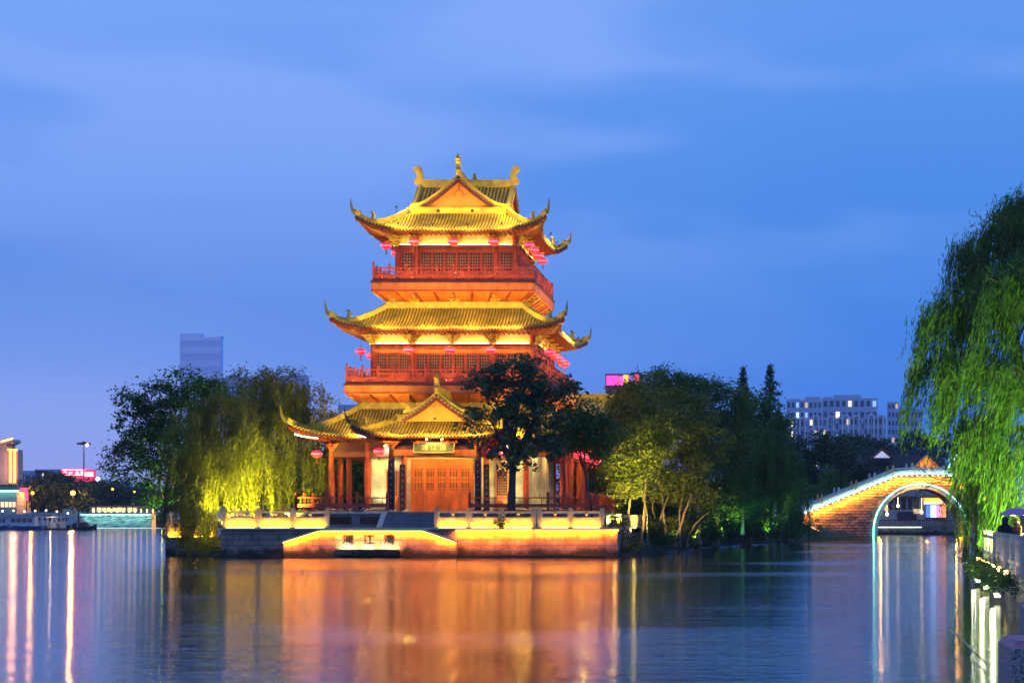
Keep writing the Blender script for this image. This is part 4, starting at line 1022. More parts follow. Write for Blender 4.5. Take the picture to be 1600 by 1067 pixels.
rtree('leaning multi-stemmed tree with pale bark at the water right of the platform', 1040, 848, 128, 1050, 760, [bl(1050, 680, 128, 56, 40), bl(1020, 720, 127, 36, 30), bl(1070, 730, 128, 44, 36), bl(1045, 640, 130, 60, 30), bl(1100, 690, 130, 40, 40), bl(1040, 765, 129, 36, 20), bl(1085, 775, 130, 36, 22), bl(1020, 790, 130, 18, 12)], 430, l_mid, 42,
      trunks=tk(128, 0, (1024, 1045, 770, .10), (1040, 1034, 765, .12), (1055, 1080, 772, .10), (1063, 1068, 765, .08), (1074, 1108, 800, .07), (1034, 1016, 778, .06)))
rtree('broad dark tree crowning the middle of the right grove', 1090, 845, 140, 1085, 740, [bl(1030, 600, 140, 44, 20), bl(1080, 612, 140, 60, 26), bl(1120, 640, 140, 56, 40), bl(1060, 650, 139, 60, 34), bl(1130, 690, 139, 50, 44), bl(1010, 625, 139, 44, 26), bl(965, 635, 138, 26, 18)], 420, l_dark, 43, tr=.24, cr=1.0)
rtree('dark dense tree over the water in the middle of the right bank', 1120, 846, 148, 1122, 770, [bl(1120, 740, 147, 56, 44), bl(1090, 780, 146, 44, 34), bl(1150, 780, 147, 44, 34), bl(1140, 700, 150, 44, 40)], 330, l_dark, 44, tr=.2, cr=1.0)
rtree('flat-topped dark tree poking out above the right grove', 1030, 840, 150, 1030, 640, [bl(1020, 590, 150, 26, 8), bl(1040, 582, 150, 20, 7), bl(1065, 600, 150, 44, 14), bl(1000, 612, 150, 34, 14)], 110, l_blue, 45, tr=.2)
rtree('rounded dark tree behind the right willow', 1170, 846, 162, 1172, 740, [bl(1170, 640, 162, 40, 34), bl(1200, 680, 163, 40, 44), bl(1160, 690, 160, 44, 40), bl(1195, 740, 163, 44, 44)], 300, l_dark, 46, tr=.26, cr=1.2, leaf=(.32, .15))
willow('dim green willow trailing to the water at the right end of the grove', (PX(1190, 160), 160, .8), tuple(P(1190, 720, 160)), [bl(1190, 700, 158, 44, 44), bl(1225, 740, 160, 30, 50), bl(1160, 740, 157, 40, 44), bl(1200, 770, 158, 44, 30)], 900, (2, 6.5), .05, l_dark, 47, leaf=(.3, .07), step=.17, fill=500)
willow('dark willow curtain beside the foot of the stone bridge', (PX(1238, 172), 172, .8), tuple(P(1236, 740, 172)), [bl(1236, 730, 171, 22, 40), bl(1246, 770, 172, 20, 26)], 330, (2, 5), .1, l_dark, 48, leaf=(.3, .07), step=.18, tr=.16)
def conifer(label, px, pyt, pyb, Y, rw, seed):
    rng = np.random.default_rng(seed); x = PX(px, Y); zt = PZ(pyt, Y); t = thing('conifer_tree', (x, Y, 1.2), label, 'tree', 'slender conifers behind the grove')
    b = MB(); b.tube([(x, Y, 1.0), (x, Y, zt * .6), (x, Y, zt)], [.24, .15, .02], 7); zb = PZ(pyb, Y); cs = []
    n = 85
    for i in range(n):
        q = (i + .5) / n; z = zt - (zt - zb) * q; r = rw * (q ** .65) * rng.uniform(.55, 1.15); a = i * 2.4
        e = Vector((x + r * math.cos(a), Y + r * math.sin(a), z - r * .18)); b.tube([(x, Y, z), tuple(e)], [.03, .008], 4)
        for k in range(int(14 + r * 40)):
            f = rng.uniform(.15, 1.05); cs.append([x + (e.x - x) * f + rng.normal() * .12, Y + (e.y - Y) * f + rng.normal() * .12, z + (e.z - z) * f + rng.normal() * .1])
    b.build('trunk', m_bark, t); leaves('crown', np.array(cs), l_blue, t, .38, .13, rng, .3)
conifer('taller slender conifer at the right edge of the grove', 1203, 570, 740, 172, 2.5, 51)
conifer('shorter conifer top left of the taller one above the grove', 1161, 575, 720, 176, 1.9, 52)
conifer('small slim conifer beside the foot of the tallest one', 1216, 640, 760, 178, 2.2, 53)
# shrubs
def shrub(label, px, py, Y, rx, rz, lm, seed, n=26, z=None, cat='shrub', leaf=(.16, .07)):
    rng = np.random.default_rng(seed); c = P(px, py, Y); g = z if z is not None else c.z - rz * Y / 2700
    t = thing('shrub', (c.x, Y, g), label, cat, 'shrubs along the shore'); b = MB(); s = Y / 2700; cs = []
    for i in range(n):
        d = rng.normal(size=3); d /= np.linalg.norm(d); e = Vector((c.x + d[0] * rx * s, Y + d[1] * rx * s, c.z + d[2] * rz * s)); b.tube([(c.x + d[0] * .1, Y, g), tuple(e)], [.02, .006], 4); cs.append(tuple(e))
    b.build('stem', m_bark, t); cs = np.array(cs); pos = (cs[:, None, :] + rng.normal(size=(n, 40, 3)) * .2).reshape(-1, 3); leaves('foliage', pos, lm, t, leaf[0], leaf[1], rng)
shrub('yellow-lit shrub against the white picket fence', 962, 817, 112.4, 16, 10, l_mid, 61)
shrub('orange-lit low grassy bush at the water beside the platform corner', 975, 850, 113.5, 24, 12, l_mid, 62, 40)
shrub('low dark bush on the bank under the pale trunks', 1030, 843, 126, 26, 8, l_dark, 63, 34)
shrub('low dark bush on the bank in the middle of the grove', 1100, 840, 142, 30, 12, l_dark, 64, 34)
shrub('small plant growing over the balustrade coping', 783, 818, 109.35, 5, 5, l_mid, 65, 8)
shrub('low green bush at the foot of the bridge bank', 1262, 822, 182, 22, 16, l_dark, 66, 34)
shrub('bright green lit bush behind the left end of the bridge', 1277, 778, 204, 20, 18, l_willr, 67, 60, z=1.4, leaf=(.24, .08))
shrub('dark bush under the willow behind the balustrade on the left', 395, 790, 121, 36, 10, l_dark, 68, 34, z=1.4)
shrub('dark hedge-like bush beyond the left gallery', 500, 760, 134, 40, 36, l_dark, 69, 90, z=1.4, leaf=(.22, .1))
shrub('dark bush beyond the right gallery behind the red railing', 950, 760, 138, 40, 40, l_dark, 70, 100, z=1.4, leaf=(.22, .1))

# uplights in the planting
YG = (1, .86, .06)
ground_light(PX(352, 110.2), 110.2, 1.84, 4600, YG, P(345, 640, 113), 'small yellow uplight behind the left end of the balustrade below the shore willow', 110)
ground_light(PX(395, 110.3), 110.3, 1.84, 5600, YG, P(395, 630, 118), 'small yellow uplight in the middle behind the left balustrade', 110)
ground_light(PX(428, 110.6), 110.6, 1.84, 6500, YG, P(450, 630, 119), 'small yellow uplight behind the balustrade below the willow left of the gallery', 110)
ground_light(PX(345, 112.5), 112.5, 1.84, 220, YG, P(325, 700, 113), 'small yellow uplight near the foot of the shore willow', 130)
ground_light(-38.2, 117.5, 1.0, 3600, (.8, 1, .22), P(225, 650, 119), 'green-yellow uplight at the island tip below the tall dark tree', 110)
ground_light(-34.3, 109.5, 1.84, 420, YG, (-37, 111.6, 2.6), 'small yellow uplight on the left corner of the platform by the trailing strands', 110)
ground_light(-9.9, 111.6, 1.84, 12000, (1, .80, .07), P(1000, 650, 121), 'yellow uplight on the platform corner aimed at the grove', 60)
ground_light(-9.9, 114.5, 1.84, 12000, (1, .82, .08), P(1050, 680, 126), 'yellow uplight on the platform edge behind the corner one', 60)
ground_light(-9.2 + .2, 121, 1.2, 2600, (1, .74, .10), P(960, 690, 120.5), 'yellow uplight between the platform and the pale stems', 110)
ground_light(PX(1015, 119), 119, .9, 1500, (1, .75, .14), P(1010, 690, 122), 'small yellow uplight between the pale stems', 120)
ground_light(PX(1060, 125), 125, .8, 1500, (1, .72, .15), P(1055, 700, 129), 'small yellow uplight right of the leaning stems', 120)
ground_light(PX(1085, 137), 136.5, .6, 3800, (1, .95, .12), P(1085, 690, 140), 'added uplight at the waterline under the middle of the grove', 110)  # added to brighten the grove crowns, as are the next two
ground_light(PX(1130, 146), 145.5, .6, 1700, (.85, 1, .2), P(1125, 700, 148), 'added uplight at the waterline left of the green-lit trunk', 110)
ground_light(PX(1205, 158), 157.5, .6, 800, (.75, 1, .22), P(1195, 700, 161), 'added uplight at the waterline right of the green-lit trunk', 110)
g = ground_light(PX(1158, 143), 143, .55, 300, (.15, 1, .35), P(1158, 790, 146.5), 'green uplight shining on a trunk at the shore', 70)
rtree('short trunk lit green by a lamp at the shore', 1160, 830, 145, 1160, 790, [bl(1160, 790, 145.2, 18, 14), bl(1154, 775, 145.2, 14, 10)], 26, l_willr, 49, tr=.14)

# dark planting behind the pavilion and the grove that closes the view to the far shore
BK = 'dark trees closing the back of the island'
for i, (px, py, Y, rx, rz, nm) in enumerate(((470, 745, 136, 40, 44, 'beyond the far left of the gallery'), (515, 735, 138, 40, 50, 'seen between the left gallery columns'), (560, 740, 140, 36, 44, 'behind the left wall of the pavilion'), (905, 745, 142, 34, 50, 'behind the right gallery columns'), (950, 735, 143, 40, 56, 'between the gallery and the grove'), (1000, 760, 150, 44, 50, 'behind the pale stems'), (1060, 765, 160, 50, 44, 'behind the leaning stems'), (1115, 770, 166, 50, 44, 'behind the middle of the grove'), (400, 750, 134, 50, 40, 'behind the left balustrade'), (335, 740, 130, 50, 44, 'behind the shore willow'))):
    tree('broadleaf_tree', 'dark low tree ' + nm, (PX(px, Y), Y, 1.3), tuple(P(px, 795, Y)), [bl(px, py, Y, rx, rz), bl(px - rx * .4, py + rz * .7, Y + .5, rx * .9, rz * .5), bl(px + rx * .4, py + rz * .7, Y - .5, rx * .9, rz * .5)], 130, 30, (.40, .22), 1.1, l_dark, 120 + i, .14, group=BK, sub=3, inner=.2)

for i, (px, Y, z, rx, rz, m_) in enumerate(((1012, 124, .9, 20, 10, l_mid), (1052, 130, .8, 24, 12, l_mid), (1085, 137, .8, 26, 16, l_dark), (1118, 144, .7, 26, 20, l_dark), (1145, 150, .7, 22, 22, l_dark), (1180, 157, .7, 28, 24, l_dark), (1212, 165, .7, 28, 26, l_dark), (1238, 172, .7, 20, 24, l_dark))):
    shrub('leafy bush overhanging the waterline below the grove, %s from the left' % ORD[i], px, 830 - rz * .6, Y, rx, rz, m_, 300 + i, 46, z=z, leaf=(.26, .12))

# ------------------------------------------------------------------ stone bridge
BX, BY = PX(1433, 198), 198.0
br = thing('stone_bridge', (BX, BY, 0), 'stone arch bridge outlined in cyan light with an orange-lit block wall', 'bridge', rz=R(4))
m_bblock = brickmat('bridge_block', (.34, .25, .2), (.24, .17, .15), (.07, .05, .045), .75, .32, ms=.03, bump=1.0)
HW = 2.3   # half width of the bridge
RO, RI, ZC = 5.35, 4.85, .9
deck = [(-13.2, 2.9), (-8.0, 5.0), (-2.7, 7.15), (-.5, 7.3), (3.0, 7.3), (5.4, 6.35), (9.5, 4.2), (14, 2.0)]
def dz(x):
    for (a, za), (c, zc) in zip(deck[:-1], deck[1:]):
        if a <= x <= c: return za + (zc - za) * (x - a) / (c - a)
    return deck[-1][1]
b = MB()
for y in (-HW, HW):
    xs = [-13.2 + i * .35 for i in range(int(27.2 / .35) + 1)]
    vs = []; fs = []
    for x in xs:
        if abs(x) < RO - .02: zb = ZC + math.sqrt(RO * RO - x * x)
        else: zb = -.6
        vs += [(x, y, min(zb, dz(x))), (x, y, dz(x))]
    for i in range(len(xs) - 1): fs.append((2 * i, 2 * i + 2, 2 * i + 3, 2 * i + 1))
    b.add(vs, fs)
b.grid(lambda u, v: (-13.2 + 27.2 * u, -HW + 2 * HW * v, dz(-13.2 + 27.2 * u) - .002), 40, 1)
b.bb(-13.3, -13.2, -HW, HW, -.6, 2.9)
# rough blocks standing proud of the face
rr = random.Random(9)
for row in range(22):
    z = .35 + row * .32
    x = -12.8 + (row % 2) * .38
    while x < 13:
        wd = rr.choice([.62, .7, .78])
        if z + .25 < dz(x) - .15 and z + .25 < dz(x + wd) - .15 and (math.hypot(max(0, min(abs(x), abs(x + wd))), z - ZC) > RO + .15 or z < ZC and min(abs(x), abs(x + wd)) > RO + .1) and x * (x + wd) > 0 or (z > ZC + RO + .1 and z + .25 < dz(x + wd) - .15 and z + .25 < dz(x) - .15):
            pr = rr.uniform(.02, .16); b.bb(x + .02, x + wd - .02, -HW - pr, -HW - .0005, z, z + .25)
        x += wd
b.build('wall', m_bblock, br, local=True)
# arch ring (voussoirs) and soffit of the barrel
ring = MB(); inn = MB(); n = 40; angs = [math.pi * i / n for i in range(n + 1)]
for y0, y1 in ((-HW - .12, -HW + .35), (HW - .35, HW + .12)):
    ring = MB()
    for i in range(n):
        a0, a1 = angs[i], angs[i + 1]; vs = []
        for y in (y0, y1):
            for r, a in ((RI, a0), (RO, a0), (RO, a1), (RI, a1)): vs.append((r * math.cos(a), y, ZC + r * math.sin(a)))
        ring.add(vs, [(0, 1, 2, 3), (7, 6, 5, 4), (0, 4, 5, 1), (1, 5, 6, 2), (2, 6, 7, 3), (3, 7, 4, 0)])
    for sx in (-1, 1): ring.bb(sx * RI, sx * RO, y0, y1, -.5, ZC)
    ring.build('arch_ring', mat('ring_stone', (.36, .44, .40), .6, .2, 3, .2), br, local=True)
for i in range(n):
    a0, a1 = angs[i], angs[i + 1]; q = RI + .03
    inn.add([(q * math.cos(a0), -HW + .3, ZC + q * math.sin(a0)), (q * math.cos(a1), -HW + .3, ZC + q * math.sin(a1)), (q * math.cos(a1), HW - .3, ZC + q * math.sin(a1)), (q * math.cos(a0), HW - .3, ZC + q * math.sin(a0))], [(0, 1, 2, 3)])
for sx in (-1, 1): inn.bb(sx * (RI + .03), sx * (RI + .2), -HW + .3, HW - .3, -.5, ZC)
inn.build('arch_soffit', m_bblock, br, local=True)
for i in range(10):
    b = MB(); b.tube([((RO + .02) * math.cos(a), -HW - .17, ZC + (RO + .02) * math.sin(a)) for a in [math.pi * (i + .03 + .94 * j / 6) / 10 for j in range(7)]], .045, 6); b.build('light_tube', e_cyan if i not in (3, 6) else emat('cyan_led_dim', (.25, .95, .8), 4.5), br, local=True)
b = MB(); b.tube([(-RO - .02, -HW - .17, ZC - .05), (-RO - .02, -HW - .17, .05)], .045, 6); b.build('light_tube', e_cyan, br, local=True)
for sx in (-1, 1):
    b = MB(); b.bb(sx * (RI - .25), sx * (RI - .05), -HW + .4, -HW + .8, .05, .25); b.build('floodlight', e_oran, br, local=True)
for x, tx in ((-RI + .5, -RI), (RI - .5, RI)):
    l_ = lamp('arch_light', 'POINT', (0, 0, 0), 90, (1, .45, .08), None, .1); l_.parent = br; l_.location = (x, -HW + 1.2, .8)
# parapet: panels, posts, dotted lights, orange strip below
def seg_pts(): return deck
m_par = mat('parapet_stone', (.48, .50, .47), .6, .15, 3, .2)
for y in (-HW, HW):
    for i, (a, c) in enumerate(zip(deck[:-1], deck[1:])):
        b = MB(); p0 = Vector((a[0], y, a[1])); p1 = Vector((c[0], y, c[1]))
        b.beam(p0 + Vector((0, 0, .38)), p1 + Vector((0, 0, .38)), .14, .52, up=(0, 0, 1)); b.beam(p0 + Vector((0, 0, .86)), p1 + Vector((0, 0, .86)), .16, .12); b.beam(p0 + Vector((0, 0, .05)), p1 + Vector((0, 0, .05)), .34, .12)
        b.build('parapet', m_par, br, local=True)
xs = [-13.1, -11.2, -9.3, -7.3, -5.2, -3.1, -.9, 1.3, 3.5, 5.6, 7.6, 9.6, 11.6]
m_postl = mat('painted_lit_post', (.55, .36, .15), .6, .15, 3)  # orange light on every second post is painted into the stone
for y in (-HW, HW):
    for i, x in enumerate(xs):
        b = MB(); z = dz(x); b.bb(x - .13, x + .13, y - .13, y + .13, z, z + 1.15); b.lathe((x, y, z + 1.15), [(.1, 0), (.15, .08), (.12, .2), (.04, .3)], 8)
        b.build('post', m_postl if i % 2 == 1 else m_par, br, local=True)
for i, x in enumerate(xs):
    if i % 2 == 0 and y:
        b = MB(); b.box((x, -HW - .18, dz(x) + .1), (.12, .06, .05)); b.build('post_lamp', emat('post_lamp', (1, .5, .08), 22), br, local=True)
db = None; i = 0; x = -13.0
while x < 9.0:
    if db is None:
        b = MB(); b.sphere((0, 0, 0), .065, 8, 5); db = b.build('dot_lamp', e_dot, br, local=True); o = db
    else: o = copy_part(db, br)
    o.location = (x, -HW - .24, dz(x) - .02); x += .6
for i, (a, c) in enumerate(zip(deck[:-2], deck[1:-1])):
    b = MB(); b.beam((a[0], -HW - .24, a[1] - .16), (c[0], -HW - .24, c[1] - .16), .03, .03); b.build('warm_strip', emat('bridge_orange', (1, .35, .03), 2), br, local=True)
    b = MB(); b.beam((a[0], -HW - .2, a[1] + .14), (c[0], -HW - .2, c[1] + .14), .02, .02); b.build('cool_strip', emat('bridge_cyan', (.35, 1, .8), 1.5), br, local=True)
x = -12.6
for a, c in zip(deck[:-2], deck[1:-1]):
    o = strip_light((a[0], -HW - .55, a[1] - .3), (c[0], -HW - .55, c[1] - .3), 95, (1, .36, .02), None, (0, .8, -1)); o.parent = br
    o = strip_light((a[0], -HW - .3, a[1] + .14), (c[0], -HW - .3, c[1] + .14), 5, (.6, 1, .92), None, (0, 1, .7)); o.parent = br
hr = thing('lit_handrail', tuple(P(1488, 725, 206)), 'slanting handrail edged in cyan light rising above the bridge crest', 'handrail')
a, c = P(1481, 735, 206), P(1496, 714, 206); b = MB(); b.beam(a - Vector((0, 0, .25)), c - Vector((0, 0, .25)), .2, .9); b.build('panel', m_par, hr)
b = MB(); b.tube([a + Vector((0, -.15, .3)), c + Vector((0, -.15, .3))], .07, 6); b.build('light_tube', e_cyan, hr)
b = MB(); b.box((c.x, c.y, 3.5), (.5, .5, c.z * 2 - 7.2)); b.build('pier', m_par, hr)
# lawn slope and orange-lit kerb at the left foot
b = MB(); b.tube([P(1268, 823, 186), P(1285, 832, 187), P(1303, 840, 189)], .06, 5); k_ = b.build('kerb_light', emat('kerb_led', (1, .5, .08), 2.5), None, tuple(P(1285, 832, 187))); tag(k_, 'thin orange light line along the grass bank below the bridge', 'light strip')

# ------------------------------------------------------------------ behind the bridge
m_wall_w = mat('white_render', (.42, .40, .38), .8, .12, .8)
m_roof_g = mat('grey_roof_tile', (.045, .05, .065), .7, .3, 1.5, .3)
m_glassd = mat('window_glass', (.03, .045, .07), .15, .3, 1, spec=.6)
m_wood = mat('brown_timber', (.13, .045, .03), .6, .25, 2)
def hall(name, label, cx, Y, w_, d, ze, zr, gx=None, wallm=None):
    t = thing(name, (cx, Y, 1.2), label, 'building'); b = MB(); b.bb(cx - w_ / 2, cx + w_ / 2, Y, Y + d, 1.1, ze); b.build('wall', wallm or m_wall_w, t)
    b = MB(); o = 1.3
    def rp(u, v): return Vector((cx + (w_ / 2 + o * (1 - v) - 1.2 * v) * (2 * u - 1), Y - o + (d / 2 + o) * v, ze - .1 + (zr - ze + .1) * (v ** 1.35) + .5 * abs(2 * u - 1) ** 6 * (1 - v)))
    b.grid(rp, 24, 8); b.grid(lambda u, v: Vector((rp(1 - u, v).x, 2 * (Y + d / 2) - rp(u, v).y, rp(u, v).z)), 24, 8)
    n = int(w_ / .45)
    for i in range(n + 1):
        pts = [rp(i / n, j / 6) + Vector((0, 0, .05)) for j in range(7)]; b.strip(pts, .14, .1)
    rf = b.build('roof', m_roof_g, t)
    b = MB(); b.beam((cx - w_ / 2 + .8, Y + d / 2, zr + .2), (cx + w_ / 2 - .8, Y + d / 2, zr + .2), .4, .55); b.build('main_ridge', m_roof_g, rf)
    return t, rf
Yh = 262
t, rf = hall('traditional_hall', 'long dark-roofed traditional hall behind the bridge', PX(1400, Yh), Yh, 15.5, 8, PZ(742, Yh), PZ(706, Yh), wallm=m_wood)
for px in (1362, 1372, 1384, 1396, 1410):
    b = MB(); x = PX(px, Yh); b.bb(x - .22, x + .22, Yh - .12, Yh + .02, 5.5, PZ(745, Yh)); b.build('window', m_wall_w if px in (1372,) else m_glassd, t)
# small gable on the hall roof, white light on it put in as emission
b = MB(); gy = Yh - 1.6; b.plate([(PX(1365, gy), PZ(715, gy)), (PX(1391, gy), PZ(715, gy)), (PX(1378, gy), PZ(704, gy))], (0, gy, 0), (1, 0, 0), (0, 0, 1), .2); gb = b.build('gable', emat('glowing_gable', (.8, .75, 1), .5), t)
b = MB(); b.strip([(PX(1361, gy), gy - .1, PZ(717, gy)), (PX(1378, gy), gy - .1, PZ(701, gy)), (PX(1395, gy), gy - .1, PZ(717, gy))], .6, .2); b.strip([(PX(1361, gy), gy + 2, PZ(717, gy)), (PX(1378, gy), gy + 2, PZ(701, gy)), (PX(1395, gy), gy + 2, PZ(717, gy))], 4, .12, up=(0, 0, 1)); b.build('gable_roof', m_wood, t)
# orange lit pavilion gable
Yo = 257.8
og = thing('roadside_pavilion', (PX(1447, Yo), Yo, 1.0), 'small pavilion with an orange floodlit gable beyond the bridge crest', 'pavilion')
for px in (1430, 1465):
    for dy in (0, 2.4):
        b = MB(); b.tube([(PX(px, Yo), Yo + dy, 1), (PX(px, Yo), Yo + dy, PZ(731, Yo))], .15, 8); b.build('column', m_oran, og)
b = MB(); b.plate([(PX(1431, Yo), PZ(731, Yo)), (PX(1464, Yo), PZ(731, Yo)), (PX(1447.5, Yo), PZ(714, Yo))], (0, Yo, 0), (1, 0, 0), (0, 0, 1), .2); b.build('gable', m_gable, og)
b = MB(); b.bb(PX(1429, Yo), PX(1466, Yo), Yo - .12, Yo + .15, PZ(734, Yo), PZ(731, Yo)); b.build('beam', m_gold, og)
b = MB()
for sx, px in ((-1, 1425), (1, 1470)):
    b.add([(PX(1447.5, Yo), Yo - .7, PZ(711, Yo)), (PX(px, Yo), Yo - .7, PZ(732, Yo)), (PX(px, Yo), Yo + 3.6, PZ(732, Yo)), (PX(1447.5, Yo), Yo + 3.6, PZ(711, Yo)), (PX(1447.5, Yo), Yo - .7, PZ(713, Yo)), (PX(px, Yo), Yo - .7, PZ(734, Yo)), (PX(px, Yo), Yo + 3.6, PZ(734, Yo)), (PX(1447.5, Yo), Yo + 3.6, PZ(713, Yo))], [(0, 1, 2, 3), (7, 6, 5, 4), (0, 4, 5, 1), (1, 5, 6, 2), (2, 6, 7, 3)])
b.build('roof', mat('amber_tile', (.38, .19, .06), .6, .2, 3), og)
lamp('gable_light', 'POINT', (PX(1447, Yo), Yo - 1.8, PZ(734, Yo)), 500, (1, .5, .08), og, .1)
# waterfront house seen through the arch
Yw = 254
wh = thing('waterfront_house', (PX(1430, Yw), Yw, 1), 'white waterfront house with dark windows seen through the bridge arch', 'building')
b = MB(); b.bb(PX(1340, Yw), PX(1530, Yw), Yw, Yw + 3, 1.1, PZ(752, Yw)); b.build('wall', m_wall_w, wh)
b = MB(); b.bb(PX(1335, Yw), PX(1535, Yw), Yw - .9, Yw + 3.3, PZ(752, Yw), PZ(752, Yw) + .25); b.beam((PX(1335, Yw), Yw - .5, PZ(776, Yw)), (PX(1535, Yw), Yw - .5, PZ(776, Yw)), 1.2, .14); b.build('roof', m_roof_g, wh)
for px in (1392, 1402, 1412, 1422, 1432):
    x = PX(px, Yw); b = MB(); b.bb(x - .36, x + .36, Yw - .06, Yw + .02, PZ(796, Yw), PZ(778, Yw)); wn = b.build('window', m_wood, wh)
    b = MB(); b.bb(x - .28, x + .28, Yw - .075, Yw - .062, PZ(795, Yw), PZ(779, Yw)); b.build('pane', m_glassd, wn)
b = MB(); b.bb(PX(1402, Yw), PX(1432, Yw), Yw - .3, Yw - .1, PZ(812, Yw), PZ(799, Yw)); b.build('shop_front', m_glassd, wh)
b = MB(); b.bb(PX(1443, Yw), PX(1482, Yw), Yw - .5, Yw - .02, PZ(783, Yw), PZ(778, Yw)); b.build('glowing_cornice', emat('cornice_yellow', (1, .62, .05), 1.6), wh)  # cornice and panel glow themselves, in place of lamplight on them
b = MB(); b.bb(PX(1443, Yw), PX(1482, Yw), Yw - .3, Yw - .02, PZ(788, Yw), PZ(783, Yw)); b.build('glowing_panel', emat('cornice_cream', (1, .8, .6), .9), wh)
b = MB(); b.bb(PX(1427, Yw), PX(1441, Yw), Yw - .3, Yw - .02, PZ(802, Yw), PZ(795, Yw)); b.build('small_sign', emat('small_sign', (1, .7, .35), .7), wh)
scr = MB(); sx0, sx1, sz0, sz1 = PX(1446, Yw), PX(1478, Yw), PZ(808, Yw), PZ(789, Yw); scr.bb(sx0 - .1, sx1 + .1, Yw - .5, Yw - .3, sz0 - .1, sz1 + .1); so = scr.build('video_screen', m_dark, None, ((sx0 + sx1) / 2, Yw - .4, sz0)); tag(so, 'video screen glowing blue and orange seen through the bridge arch', 'screen')
for xa, xb, c, e in ((sx0, sx0 + .7, (.1, .2, 1), 1.4), (sx0 + .7, sx0 + 1.5, (.35, .55, 1), 3.0), (sx0 + 1.5, sx0 + 2.2, (.8, .3, .5), 1.5), (sx0 + 2.2, sx1, (1, .25, .08), 2.0)):
    b = MB(); b.bb(xa, xb, Yw - .515, Yw - .502, sz0, sz1); b.build('screen_field', emat('scr_%.2f' % c[0], c, e), so)
# quay with fence
b = MB(); b.bb(PX(1330, 249), PX(1620, 249), 249, 252, -.5, 1.2); q_ = b.build('quay_wall', m_block, None, (PX(1430, 249), 249, 0)); tag(q_, 'low dark quay wall beyond the bridge arch', 'wall')
qf = thing('quay_fence', (PX(1430, 249.5), 249.5, 1.2), 'dark baluster fence on the quay seen through the arch', 'fence')
b = MB(); xa, xb = PX(1340, 249.5), PX(1540, 249.5); b.bb(xa, xb, 249.45, 249.55, 2.05, 2.17); b.bb(xa, xb, 249.45, 249.55, 1.28, 1.34)
x = xa
while x < xb: b.bb(x, x + .09, 249.46, 249.54, 1.2, 2.1); x += .26
b.build('railing', m_wood, qf)
x = xa; b = MB(); b.bb(PX(1372, 248.9), PX(1440, 248.9), 248.88, 248.95, 1.05, 1.12); b.build('light_strip', emat('quay_led', (.8, 1, .7), 5), qf)
for i, (px, py) in enumerate(((1385, 795), (1386, 803), (1440, 800), (1403, 790))):
    p = P(px, py, 246 if i < 2 else 250); b = MB(); b.sphere(p, .28 if i == 0 else .2, 10, 7, (1, 1, 1.2)); b.tube([p + Vector((0, 0, .2)), (p.x, p.y, 5.4)], .02, 4); o = b.build('hanging_lamp', emat('lamp_globe_%d' % (i == 0), (1, .45, .12) if i == 0 else (1, .75, .4), 1.5 if i == 0 else 9), None, tuple(p)); tag(o, ['large dim orange globe lamp under the arch', 'small bright lamp hung just below the large orange globe', 'small bright lamp beside the video screen', 'small bright lamp by the dark windows above the globe'][i], 'lamp')
# trees behind the bridge
BG = 'trees behind the bridge'
def ftree(label, px, Y, blobs, ncl, seed, lm=l_far, tr=.25, leaf=(.42, .22), cr=1.3, per=26, group=BG, z=1.1):
    c = blobs[0][0]; return tree('broadleaf_tree', label, (PX(px, Y), Y, z), (PX(px, Y), Y, z + (c[2] - z) * .45), blobs, ncl, per, leaf, cr, lm, seed, tr, m_bark, group=group, sub=3)
ftree('big dark tree behind the left end of the bridge', 1275, 222, [bl(1262, 700, 222, 34, 26), bl(1295, 690, 222, 30, 18), bl(1280, 730, 221, 44, 30), bl(1262, 760, 221, 30, 30)], 170, 71)
ftree('dark tree behind the slope of the bridge parapet', 1325, 228, [bl(1315, 708, 228, 26, 22), bl(1335, 730, 228, 30, 24), bl(1325, 755, 228, 40, 20)], 130, 72)
willow('pale green willow behind the bridge parapet', (PX(1302, 212), 212, 1.2), tuple(P(1302, 740, 212)), [bl(1300, 745, 212, 22, 26), bl(1315, 760, 212, 20, 20)], 260, (2, 5), 1.5, l_willr, 73, leaf=(.36, .09), step=.22, tr=.18)
ftree('distant dark trees left of the white-gabled hall', 1350, 300, [bl(1345, 712, 300, 22, 12), bl(1370, 722, 300, 20, 10)], 70, 74, leaf=(.6, .3))
ftree('dark tree rising beyond the hall roof', 1440, 300, [bl(1430, 690, 300, 30, 18), bl(1470, 700, 300, 30, 20), bl(1400, 702, 300, 20, 10)], 90, 75, leaf=(.6, .3))
for i, (px, py, h_) in enumerate(((1300, 700, 18), (1322, 696, 16), (1350, 697, 14), (1376, 698, 12))):
    ftree('far dark tree at the foot of the apartment blocks, %s from the left' % ORD[i], px, 420, [bl(px, py, 420, 22, h_), bl(px + 8, py + 16, 420, 22, 14)], 50, 80 + i, leaf=(.9, .45), cr=2.2)

